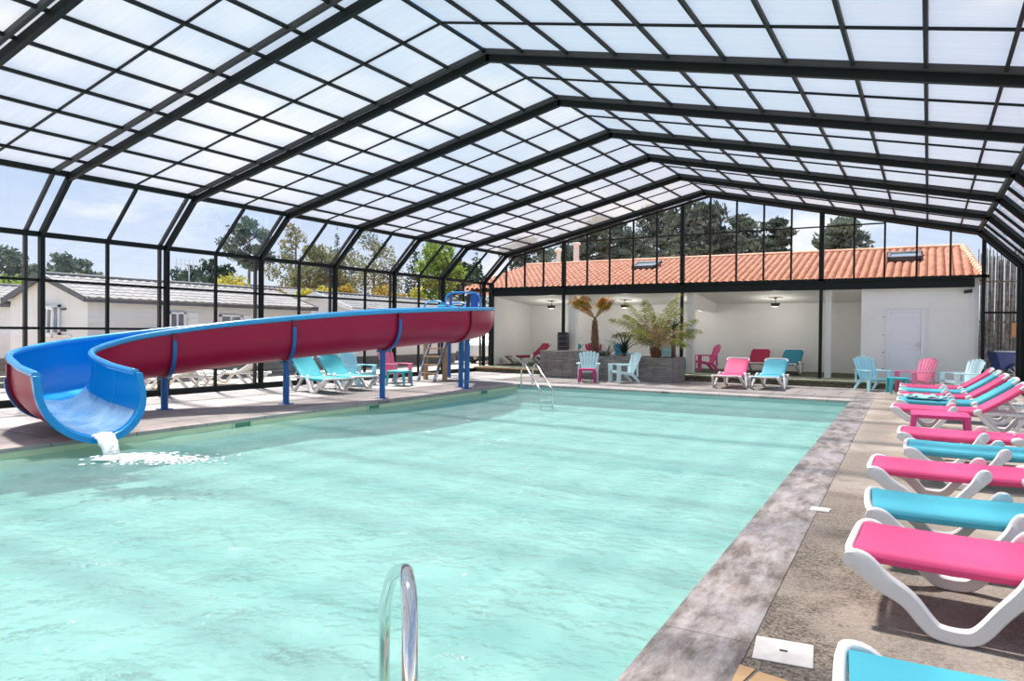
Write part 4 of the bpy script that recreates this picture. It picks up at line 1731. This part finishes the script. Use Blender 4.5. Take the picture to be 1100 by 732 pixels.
def fanleaf(mb, base, az, el, L, R0, seed):
    R = random.Random(seed)
    h = Vector((math.cos(az), math.sin(az), 0))
    d = h*math.cos(el)+Vector((0, 0, math.sin(el)))
    side = Vector((-h.y, h.x, 0))
    up_ = side.cross(d)*-1
    c = Vector(base)+d*L
    mb.cur = 1
    k0 = len(mb.f)
    mb.tube([base, Vector(base)+d*L*.5, c], [.016, .012, .01], 5)
    mb.mi += [1]*(len(mb.f)-k0)
    k0 = len(mb.f)
    for k in range(21):
        a = (-1+2*k/20)*2.0
        rr = R0*R.uniform(.85, 1.08)*(1-.10*abs(a))
        e1 = d*math.cos(a)+side*math.sin(a)
        m1 = c+e1*rr*.55+up_*.05
        tip = c+e1*rr+Vector((0, 0, -rr*R.uniform(.12, .4)))
        wv = (side*math.cos(a)-d*math.sin(a))*.017
        mb.add([c-wv*.4, c+wv*.4, m1+wv, m1-wv], [(0, 1, 2, 3)])
        mb.add([m1-wv, m1+wv, tip], [(0, 1, 2)])
    mb.mi += [0]*(len(mb.f)-k0)


t = thing('fan_palm', 'slim trunked palm with yellow and orange fan leaves in the planter', 'palm', (-9.68, 22.05, .842))
m = MB()
pts = [(0.02, 0, 0), (.02, 0, .2), (.0, 0, .5), (-.015, 0, .8), (-.02, 0, 1.02), (-.01, 0, 1.22)]
m.tube(pts, [.115, .115, .11, .095, .06, .045], 14)
for k in range(90):
    a = k*2.4
    z = .0+.0115*k
    r = .115-.055*max(0, (z-.4)/.7)
    x0_ = -.015*min(z, 1)
    m.bar((x0_+(r-.02)*math.cos(a), (r-.02)*math.sin(a), z), (x0_+(r+.03)*math.cos(a), (r+.03)*math.sin(a), z+.09), .045, .016, (-math.sin(a), math.cos(a), 0), w2=.02)
m.build('trunk', M['palmtrunk'], t)
m = MB()
VR = math.atan2(.505, .863)
for k in range(34):
    R_ = random.Random(100+k)
    # wind-swept crown: leaves lean to both sides, mostly upwards
    if k < 17:
        az = VR+PI+R_.uniform(-.8, .8)
        el = R_.uniform(.45, 1.0)
        ln = R_.uniform(.45, .85)
    else:
        az = VR+R_.uniform(-.9, .9)
        el = R_.uniform(.6, 1.35)
        ln = R_.uniform(.40, .75)
    fanleaf(m, (-.01, 0, 1.16), az, el, ln, R_.uniform(.30, .42), k)
m.build('fronds', [M['palmorange'], M['wood']], t)


def spiky(name, label, loc, n, L, mat, spread=1.1, stem=0., w_=.03, seed=1):
    t = thing(name, label, 'plant', loc)
    R = random.Random(seed)
    m = MB()
    for k in range(n):
        az = R.uniform(0, 2*PI)
        el = R.uniform(PI/2-spread, 1.5)
        ln = L*R.uniform(.65, 1.05)
        h = Vector((math.cos(az), math.sin(az), 0))
        sd = Vector((-h.y, h.x, 0))
        rings = []
        for i in range(6):
            s = i/5
            e = el-.35*s*s
            p = Vector((0, 0, stem))+(h*math.cos(e)+Vector((0, 0, math.sin(e))))*ln*s
            ww = w_*(1-s)**.7*(1 if s > 0 else .7)+.0015
            rings.append([p-sd*ww, p+Vector((0, 0, -.006)), p+sd*ww, p+Vector((0, 0, .004))])
        m.loft(rings)
    m.build('leaves', mat, t)
    if stem:
        m = MB()
        m.tube([(0, 0, 0), (0, 0, stem*.5), (0, 0, stem+.04)], [.07, .065, .05], 10)
        m.build('stem', M['palmtrunk'], t)
    return t


spiky('yucca', 'thin grey spiky plant right beside the slim palm trunk', (-9.15, 21.9, .712), 34, .62, M['agave'], 1.2, 0., .014, 3)
spiky('agave', 'dark upright spiky plant in the planter between the two palms', (-8.62, 22.0, .712), 30, .85, M['agave2'], .75, .12, .040, 4)
spiky('cordyline', 'dark stemmed plant at the right end of the planter behind the large palm', (-7.02, 22.2, .712), 26, .60, M['agave2'], 1.5, .85, .022, 5)


# ---------------------------------------------------------------------- trees
def leaf_cloud(blobs, n, size, seed, shell=.5, flat=0.):
    """quads scattered in ellipsoids (x, y, z, rx, ry, rz)"""
    g = np.random.default_rng(seed)
    B = np.array(blobs, float)
    vol = (B[:, 3]*B[:, 4]*B[:, 5])**.67
    idx = g.choice(len(B), n, p=vol/vol.sum())
    d = g.normal(size=(n, 3))
    d /= np.linalg.norm(d, axis=1)[:, None]
    rad = (shell+(1-shell)*g.random(n))*g.random(n)**.12
    c = B[idx, :3]+d*rad[:, None]*B[idx, 3:]
    a = g.normal(size=(n, 3))
    a[:, 2] *= (1-flat)
    a /= np.linalg.norm(a, axis=1)[:, None]
    b = np.cross(a, g.normal(size=(n, 3)))
    b /= np.linalg.norm(b, axis=1)[:, None]
    s = size*g.uniform(.6, 1.3, n)[:, None]
    V = np.stack([c-a*s-b*s*.42, c-b*s*.1+a*s*.1-b*s*.4, c+a*s+b*s*.0, c+b*s*.5], 1).reshape(-1, 3)
    F = np.arange(n*4).reshape(-1, 4)
    return V, F


def cloud_obj(name, V, F, mat, parent):
    me = bpy.data.meshes.new(name)
    me.from_pydata(V.tolist(), [], F.tolist())
    me.materials.append(mat)
    o = bpy.data.objects.new(name, me)
    COL.objects.link(o)
    o.parent = parent
    return o


def tree(label, base, top, crown, mat, n=2600, size=.16, name='pine_tree', trunk_r=.16, seed=1, nblob=16, cat='tree', group=None, lean=0., flatb=.55, fill=.5, crown_lo=.35):
    """base on the ground, top height, crown (rx, ry) radius; pine-like clumps on branches"""
    R = random.Random(seed)
    t = thing(name, label, cat, base, 0, group)
    h = top
    zc0 = h*crown_lo
    blobs = []
    m = MB()
    tp = [(0, 0, -.1), (lean*.2, 0, h*.25), (lean*.55, 0, h*.55), (lean, 0, h*.88)]
    m.tube(tp, [trunk_r, trunk_r*.85, trunk_r*.6, trunk_r*.2], 8)
    for k in range(nblob):
        s = (k+.5)/nblob
        z = zc0+(h-zc0)*(.05+.88*s)
        wd = math.sin(PI*(.18+.75*s))**.8
        az = k*2.4+R.uniform(-.5, .5)
        rr = crown*wd*R.uniform(.25, .85)
        c = Vector((lean*z/h+rr*math.cos(az), rr*math.sin(az), z))
        br = crown*R.uniform(.32, .52)*(.65+.35*wd)
        blobs.append((c.x, c.y, c.z, br, br, br*flatb))
        z0 = max(zc0*.9, z-rr*.6)
        m.tube([(lean*z0/h, 0, z0), (c.x*.6+lean*z0/h*.4, c.y*.6, z*.7+z0*.3), c], [trunk_r*.35, trunk_r*.22, trunk_r*.08], 5, cap=False)
    V, F = leaf_cloud(blobs, n, size, seed, fill)
    cloud_obj('foliage', V, F, mat, t)
    m.build('trunk', M['bark'], t, smooth=True)
    return t


def conifer(label, base, h, r, mat, n=2200, size=.16, seed=1, group=None):
    t = thing('conifer_tree', label, 'tree', base, 0, group)
    blobs = []
    for k in range(12):
        s = k/11
        rr = r*(1-s)**.8+.08
        blobs.append((0, 0, h*(.12+.84*s), rr, rr, h*.07))
    V, F = leaf_cloud(blobs, n, size, seed, .55)
    cloud_obj('foliage', V, F, mat, t)
    m = MB()
    m.tube([(0, 0, -.1), (0, 0, h*.4), (0, 0, h*.9)], [.12, .08, .03], 8)
    m.build('trunk', M['bark'], t)
    return t


def shrub(label, base, w_, h, mat, n=1500, size=.10, seed=1, name='shrub', group=None, lo=0.):
    R = random.Random(seed)
    t = thing(name, label, 'shrub', base, 0, group)
    blobs = []
    for k in range(10):
        a = R.uniform(0, 2*PI)
        rr = w_*.32*R.random()
        z = lo+(h-lo)*R.uniform(.25, .82)
        b = w_*R.uniform(.20, .32)
        blobs.append((rr*math.cos(a), rr*math.sin(a), z, b, b, b*.85))
    V, F = leaf_cloud(blobs, n, size, seed, .4)
    cloud_obj('foliage', V, F, mat, t)
    m = MB()
    for k in range(4):
        a = k*1.57
        m.tube([(.08*math.cos(a), .08*math.sin(a), -.05), (w_*.2*math.cos(a), w_*.2*math.sin(a), h*.7)], [.035, .012], 6)
    m.build('stems', M['bark'], t)
    return t


GPN = 'pines beyond the tiled roof'


def pine_at(px, pyt, Y, crown, label, mat='pine', seed=1, n=3200, size=.17, lean=0., crown_lo=.42, nblob=18, flatb=.5):
    p = at(px, pyt, Y)
    return tree(label, (p.x, Y, 0), p.z, crown, M[mat], n, size, 'pine_tree', .22, seed, nblob, 'tree', GPN, lean, flatb, .5, crown_lo)


pine_at(566, 250, 50, 2.6, 'low spreading pine beyond the left end of the tiled roof', 'pine', 3, 4200, crown_lo=.35, nblob=22)
pine_at(610, 246, 62, 2.4, 'small pine seen behind the two pale flue pipes', 'pine2', 4, 2600, crown_lo=.4)
pine_at(652, 232, 44, 2.9, 'dark pine with a bare trunk, left of the thick gable post over the large palm', 'pine', 5, 6500, crown_lo=.48, nblob=26)
pine_at(703, 219, 54, 3.0, 'dark pine just left of the thick gable post above the large palm', 'pine', 6, 6000, crown_lo=.34, nblob=24)
pine_at(752, 212, 37, 2.7, 'tallest dark pine directly under the gable ridge behind the roof', 'pine', 7, 9000, crown_lo=.30, nblob=34)
pine_at(797, 228, 51, 2.7, 'dense dark pine in the middle of the right half of the gable', 'pine', 8, 6500, crown_lo=.32, nblob=26)
pine_at(825, 230, 44, 2.0, 'dark pine with a long low branch pointing right, left of the lone pine', 'pine', 9, 5000, crown_lo=.32, lean=.5, nblob=22)
pine_at(903, 233, 36, 2.3, 'lone rounded pine with gaps in its crown near the right roof skylight', 'pine2', 10, 3600, crown_lo=.46, nblob=17)
pine_at(676, 258, 71, 4.5, 'distant greyish pine low behind the roof ridge between the dark ones', 'pine2', 12, 4000, crown_lo=.35)

# ----------------------------------------------------------------- outside
m = MB()
m.add([(-90, -40, -.03), (-16.4, -40, -.03), (-16.4, 120, -.03), (-90, 120, -.03)], [(0, 1, 2, 3)])
m.add([(-16.4, 27, -.03), (60, 27, -.03), (60, 120, -.03), (-16.4, 120, -.03)], [(0, 1, 2, 3)])
m.add([(2.2, -40, -.03), (60, -40, -.03), (60, 27, -.03), (2.2, 27, -.03)], [(0, 1, 2, 3)])
m.add([(-16.4, -40, -.03), (2.2, -40, -.03), (2.2, -6, -.03), (-16.4, -6, -.03)], [(0, 1, 2, 3)])
m.add([(-16.4, -6, -.03), (-15.5, -6, -.03), (-15.5, 27, -.03), (-16.4, 27, -.03)], [(0, 1, 2, 3)])
struct(m.build('ground', M['sand']), 'sandy gravel ground outside the pool enclosure', 'ground')


def mobile_home(label, x0, x1, y0, y1, eave, ridge, windows, gable_win=None, mat='home', roof='homeroof', axis='y', over=.18, name='mobile_home', skirt='skirt'):
    """box home, ridge along y (or x)"""
    cx, cy = (x0+x1)/2, (y0+y1)/2
    t = thing(name, label, 'mobile home', (cx, cy, 0), 0, 'white mobile homes')
    lx, ly = (x1-x0)/2, (y1-y0)/2
    T = Matrix.Identity(4)
    if axis == 'x':
        T = Matrix.Rotation(PI/2, 4, 'Z')
        lx, ly = ly, lx
    m = MB()
    m.prism([(-lx, .45), (lx, .45), (lx, eave), (0, ridge), (-lx, eave)], -ly, ly, 'y')
    # cladding boards
    nb = int((eave-.5)/.19)
    for k in range(nb):
        z = .5+.19*k
        m.box((-lx-.008, -ly-.008, z), (lx+.008, ly+.008, z+.172))
    m.xf(T).build('wall', M[mat], t)
    m = MB()
    m.box((-lx+.03, -ly+.03, -.02), (lx-.03, ly-.03, .46))
    m.xf(T).build('skirt', M[skirt], t)
    # roof of lapped tiles
    s = (ridge-eave)/lx
    m = MB()
    rows = 7
    nx = int(2*ly/.28)
    for sg in (-1, 1):
        vs, fs = [], []
        R = []
        for j in range(rows):
            R += [(j/rows, .0), ((j+.999)/rows, -.014)]
        for tt, dz in R:
            xx = (lx+over)*(1-tt)
            for i in range(nx*3+1):
                y = -ly-over+(2*ly+2*over)*i/(nx*3)
                vs.append((sg*xx, y, eave+(lx-xx)*s+.05+dz+.022*(i % 3 == 1)))
        n1 = nx*3+1
        for j in range(len(R)-1):
            for i in range(n1-1):
                a = j*n1+i
                fs.append((a, a+1, a+n1+1, a+n1))
        m.add(vs, fs)
    m.tube([(0, -ly-over, ridge+.05), (0, ly+over, ridge+.05)], .07, 8)
    m.xf(T).build('roof', M[roof], t)
    m = MB()
    for sg in (-1, 1):
        for ye in (-ly-over, ly+over):
            m.bar((0, ye, ridge-.01), (sg*(lx+over), ye, eave-over*s-.01), .04, .16, (0, 1, 0))
        m.box((sg*(lx+over)-.03, -ly-over, eave-over*s-.09), (sg*(lx+over)+.03, ly+over, eave-over*s+.01))
    m.xf(T).build('fascia', M['fascia'] if roof != 'homeroof2' else M['wframe'], t)
    for (y, z, w_, h_, tilt) in windows:
        f = MB()
        for lo, hi in (((-.05, 0, 0), (.05, .06, h_)), ((-.05, w_-.06, 0), (.05, w_, h_)), ((-.05, 0, 0), (.05, w_, .06)), ((-.05, 0, h_-.06), (.05, w_, h_)), ((-.02, w_/2-.025, 0), (.04, w_/2+.025, h_))):
            f.box(lo, hi)
        f.xf(Matrix.Translation((lx+.02, y-cy, z)))
        fo = f.build('window', M['wframe'], t)
        p = MB()
        p.box((lx+.01, y-cy+.05, z+.05), (lx+.03, y-cy+w_-.05, z+h_-.05))
        p.build('pane', M['wpane'], fo)
        p = MB()
        p.box((lx+.01, y-cy+w_+.12, z+h_*.5), (lx+.07, y-cy+w_+.42, z+h_*.5+.12))
        p.box((lx+.01, y-cy+w_+.10, z-.02), (lx+.03, y-cy+w_+.46, z+h_))
        p.build('shutter', M['wframe'], fo)
    if gable_win:
        x, z, w_, h_ = gable_win
        f = MB()
        for lo, hi in (((0, -.05, 0), (.07, .05, h_)), ((w_-.07, -.05, 0), (w_, .05, h_)), ((0, -.05, 0), (w_, .05, .07)), ((0, -.05, h_-.07), (w_, .05, h_)), ((-.25, -.03, 0), (w_+.55, .0, -.05))):
            f.box(lo, hi)
        f.xf(Matrix.Translation((x, -ly-.02, z)))
        fo = f.build('window', M['wframe'], t)
        p = MB()
        p.box((x+.06, -ly-.035, z+.06), (x+w_-.06, -ly-.015, z+h_-.06))
        p.build('pane', M['wpane'], fo)
        # tilted open sash
        p = MB()
        for lo, hi in (((0, -.04, 0), (.09, .0, h_)), ((w_-.09, -.04, 0), (w_, .0, h_)), ((0, -.04, 0), (w_, .0, .09)), ((0, -.04, h_-.09), (w_, .0, h_)), ((w_/2-.03, -.03, 0), (w_/2+.03, 0, h_))):
            p.box(lo, hi)
        p.xf(Matrix.Translation((x+.04, -ly-.08, z+.02)) @ Matrix.Rotation(-.16, 4, 'Z') @ Matrix.Rotation(.10, 4, 'Y'))
        p.build('sash', M['wframe'], fo)
        for zz in (z+.1, z+h_-.15):
            p = MB()
            p.box((x+w_+.06, -ly-.06, zz), (x+w_+.28, -ly-.01, zz+.05))
            p.build('shutter_hook', M['black'], fo)
    return t


mobile_home('white mobile home with an open gable window, nearest the slide outlet', -24.2, -20.0, 11.0, 19.2, 2.38, 3.03, [(13.4, 1.42, .55, .62, 0), (15.2, 1.42, .85, .58, 0)], (-.25, 1.32, 1.0, .86))
mobile_home('white mobile home at the far left edge, partly hidden by the nearest one', -31.5, -27.2, 8.2, 16.0, 2.35, 3.0, [(10.0, 1.2, .9, .8, 0)], None, skirt='redskirt')
mobile_home('white clad mobile home with a dark skirting behind the turquoise loungers', -24.0, -20.2, 21.6, 29.0, 2.45, 3.05, [(26.5, 1.3, .8, .6, 0)], None, roof='homeroof2')
mobile_home('mobile home with its gable toward the pool behind the slide start', -25.5, -20.6, 31.5, 36.0, 2.5, 3.15, [(33.0, 1.3, .9, .6, 0)], None, roof='homeroof2', axis='y')
mobile_home('mobile home farther back whose gable peeps over the nearest tiled roof', -33.0, -28.0, 23.5, 30.0, 2.9, 3.75, [(25.0, 1.5, .9, .7, 0)], None, roof='homeroof2', axis='y')
# terracotta roofed house at the back left
t = thing('house', 'long low house with a terracotta roof behind the mobile homes', 'house', (-56, 60, 0))
m = MB()
m.box((-14, -5, 0), (14, 5, 3.4))
m.build('wall', M['home'], t)
m = MB()
tileroof(m, -15, 15, -5.6, 3.3, -14.5, 14.5, 0, 5.4, .30, 12, .05, 4)
m.build('roof', M['tile'], t, smooth='all')
t.rotation_euler = (0, 0, math.radians(70))
# tv antenna
p = atx(205, 318, -22.0)
t = thing('tv_antenna', 'small white television antenna on the nearest mobile home roof', 'antenna', (-22.1, p.y, 3.13))
m = MB()
m.tube([(0, 0, 0), (0, 0, .75)], .02, 6)
m.build('mast', M['wframe'], t)
m = MB()
m.tube([(0, -.5, .62), (0, .5, .62)], .014, 6)
for k in range(7):
    y = -.48+.16*k
    m.tube([(0, y, .45), (0, y, .79)], .012, 5)
m.build('elements', M['wframe'], t)

GLT = 'trees beyond the mobile homes'


def ltree(px, pyt, X, crown, label, mat, seed, n=2400, size=.16, crown_lo=.4, nm='pine_tree', flatb=.6, nblob=16):
    p = atx(px, pyt, X)
    return tree(label, (X, p.y, 0), p.z, crown, M[mat], n, size, nm, .18, seed, nblob, 'tree', GLT, 0, flatb, .45, crown_lo)


ltree(14, 264, -43, 1.9, 'grey green tree at the far left edge beyond the mobile homes', 'pine2', 21, 2600, crown_lo=.3)
ltree(40, 284, -52, 1.7, 'low grey green tree just right of the leftmost tree', 'pine2', 30, 1500, crown_lo=.3)
ltree(74, 271, -36, 1.7, 'rounded grey green tree behind the ridge of the nearest mobile home', 'pine2', 22, 2600, crown_lo=.3)
ltree(96, 288, -45, 1.5, 'low bushy tree sloping down to the right over the nearest roof', 'olive', 23, 1300, crown_lo=.3)
ltree(228, 276, -38, 2.0, 'broad dark green tree behind the television antenna', 'conifer', 24, 3200, .17, .25, 'broadleaf_tree', .8)
ltree(195, 288, -47, 2.0, 'low dark bushy tree left of the television antenna', 'conifer', 25, 2000, .17, .2, 'broadleaf_tree', .8)
ltree(268, 231, -47, 2.2, 'tall rounded pine with a bare stem above the yellow shrub', 'pine2', 26, 3200, .16, .58)
ltree(318, 236, -41, 2.1, 'tall thin brownish tree right of the tall rounded pine', 'olive', 27, 2600, .13, .25, 'broadleaf_tree', .8)
ltree(345, 262, -33, 2.8, 'olive brown tree behind the slanted glass in the middle of the left wall', 'olive', 28, 6000, .15, .12, 'broadleaf_tree', .8)
ltree(402, 250, -40, 3.4, 'thin olive tree left of the dark conifers', 'olive', 29, 4200, .14, .15, 'broadleaf_tree', .8)
for px, py, X, lab, sd in ((362, 243, -78, 'tall slim conifer, taller of the pair on the skyline', 31), (378, 249, -86, 'tall slim conifer, shorter of the pair on the skyline', 32), (446, 254, -46, 'dark conifer left of the bright green tree', 33), (512, 268, -36, 'dark conifer near the back corner behind the slide start', 34)):
    p = atx(px, py, X)
    conifer(lab, (X, p.y, 0), p.z, 1.9 if X < -50 else 2.5, M['conifer'], 2200, .18, sd, GLT)
p = atx(470, 256, -34)
tree('bright green leafy tree behind the slide start', (-34, p.y, 0), p.z, 2.6, M['broad'], 6500, .16, 'broadleaf_tree', .16, 35, 18, 'tree', GLT, 0, .9, .45, .2)
p = atx(497, 275, -40)
tree('darker leafy tree right of the bright green one', (-40, p.y, 0), p.z, 2.4, M['conifer'], 5000, .17, 'broadleaf_tree', .15, 36, 16, 'tree', GLT, 0, .9, .45, .15)
GS = 'shrubs behind the mobile homes'
for px, py, X, w_, mat, lab, sd in ((255, 283, -27.2, 2.5, 'yellow', 'large yellow green shrub over the nearest mobile home roof', 41), (302, 302, -25.6, 1.2, 'orangebush', 'orange tinged shrub right of the large yellow one', 42), (336, 298, -26.1, 2.0, 'yellow', 'yellow shrub behind the farther white gable', 43), (365, 303, -26.5, 2.0, 'orangebush', 'orange shrub left of the middle post of the left wall', 44), (418, 302, -29, 2.6, 'orangebush', 'orange and yellow shrub over the grey roof', 45), (448, 304, -29.5, 2.4, 'yellow', 'yellow and orange shrub before the bright green tree', 46), (20, 298, -34, 3.4, 'broad', 'light green shrub at the far left edge over a roof', 47), (470, 318, -26.5, 1.6, 'conifer', 'dark green shrub under the bright green tree', 48)):
    p = atx(px, py, X)
    shrub(lab, (X, p.y, 0), w_, p.z, M[mat], 1700, .12, sd, 'shrub', GS, p.z*.3)
# things standing outside the left glass
GO = 'white loungers outside the left glass wall'
out0 = lounger_copy(row, (-17.6, 9.2, -.03), .5, 'white sun lounger outside the glass, left of the second slide leg', GO, {'pink_sling': M['white']})
lounger_copy(row, (-17.7, 11.0, -.03), .5, 'white sun lounger outside the glass behind the second slide leg', GO, {'pink_sling': M['white']})
lounger_copy(row, (-17.8, 12.9, -.03), .5, 'white sun lounger outside the glass left of the turquoise loungers', GO, {'pink_sling': M['white']})
t = thing('low_fence', 'low grey board fence outside behind the white loungers', 'fence', (-19.2, 12.5, -.03))
m = MB()
for k in range(5):
    m.box((-.02, -6.5, .08+.15*k), (.02, 8.0, .21+.15*k))
m.build('boards', M['homeroof2'], t)
for k in range(8):
    m = MB()
    m.box((-.06, -6.5+2.0*k, 0), (.06, -6.4+2.0*k, .9))
    m.build('post', M['skirt'], t)
t = thing('parked_car', 'white car parked outside seen under the slide start', 'car', (-18.7, 30.6, -.03), math.radians(95))
m = MB()
prof = [(-2.0, .35), (2.0, .35), (2.05, .62), (1.95, .82), (1.0, .95), (.45, 1.42), (-1.1, 1.46), (-1.75, 1.0), (-2.02, .92), (-2.05, .6)]
m.prism(prof, -.82, .82, 'y')
m.build('body', M['car'], t, bevel=.08, seg=3)
m = MB()
m.prism([(.9, .97), (.43, 1.36), (-1.05, 1.40), (-1.55, 1.0)], -.835, .835, 'y')
m.build('side_window', M['wpane'], t)
for x in (-1.25, 1.3):
    for y in (-.78, .78):
        m = MB()
        m.tube([(x, y-.1, .32), (x, y+.1, .32)], .32, 18)
        w_ = m.build('wheel', M['tyre'], t, smooth=True)
        m = MB()
        m.tube([(x, y-.11, .32), (x, y+.11, .32)], .18, 14)
        m.build('hub_cap', M['chrome'], w_, smooth=True)
# cane fence and cart past the right end of the gable
t = thing('cane_fence', 'tall grey cane fence outside the right end of the gable', 'fence', (1.4, 27.4, 0))
m = MB()
R_ = random.Random(2)
for k in range(330):
    x = k*.0195
    h = 4.15-.05*x+R_.uniform(-.22, .22)
    if k % 9 == 4:
        h += .25
    y = R_.uniform(-.05, .05)+.3*x
    m.tube([(x, y, -.03), (x+R_.uniform(-.04, .04), y, h)], [.024, .015], 5)
m.build('canes', M['cane'], t)
m = MB()
for z in (.7, 2.0, 3.3):
    m.tube([(-.05, -.05, z), (6.3, 1.85, z)], .03, 6)
m.build('rails', M['bark'], t)
t = thing('hand_cart', 'blue cart with a spoked wheel outside behind the raised loungers', 'cart', (2.15, 25.6, -.03), .35)
t.scale = (.78, .78, .78)
m = MB()
m.prism([(-.55, .75), (.55, .75), (.75, 1.45), (-.75, 1.45)], -.35, .35, 'y')
m.build('tub', M['bluecart'], t, bevel=.03)
m = MB()
m.tube([(-.8, -.36, 1.45), (.8, -.36, 1.45)], .03, 8)
m.tube([(.0, -.38, 1.35), (.9, -.38, 1.05)], .025, 8)
m.build('handle', M['chrome'], t)
for y in (-.42, .42):
    m = MB()
    ring = [(-.05+.36*math.cos(2*PI*k/28), y, .60+.36*math.sin(2*PI*k/28)) for k in range(29)]
    m.tube(ring, .028, 8)
    wo_ = m.build('wheel', M['tyre'], t, smooth='all')
    m = MB()
    for k in range(10):
        a = 2*PI*k/10
        m.tube([(-.05, y, .60), (-.05+.35*math.cos(a), y, .60+.35*math.sin(a))], .010, 5)
    m.build('spokes', M['chrome'], wo_)
m = MB()
m.bar((-.05, -.45, .6), (-.05, .45, .6), .03, .03, (1, 0, 0))
m.bar((-.45, -.3, .0), (-.4, -.3, .8), .05, .05)
m.bar((-.45, .3, .0), (-.4, .3, .8), .05, .05)
m.build('axle', M['skirt'], t)
t = tag(MB().box((-.12, -.02, 1.55), (.14, .02, 1.95)).box((-.015, -.02, 0), (.03, .02, 1.95)).build('marker_post', M['orange'], bevel=.005, loc=(2.15, 24.6, -.03)), 'orange board on a post outside the last gable pane', 'sign')
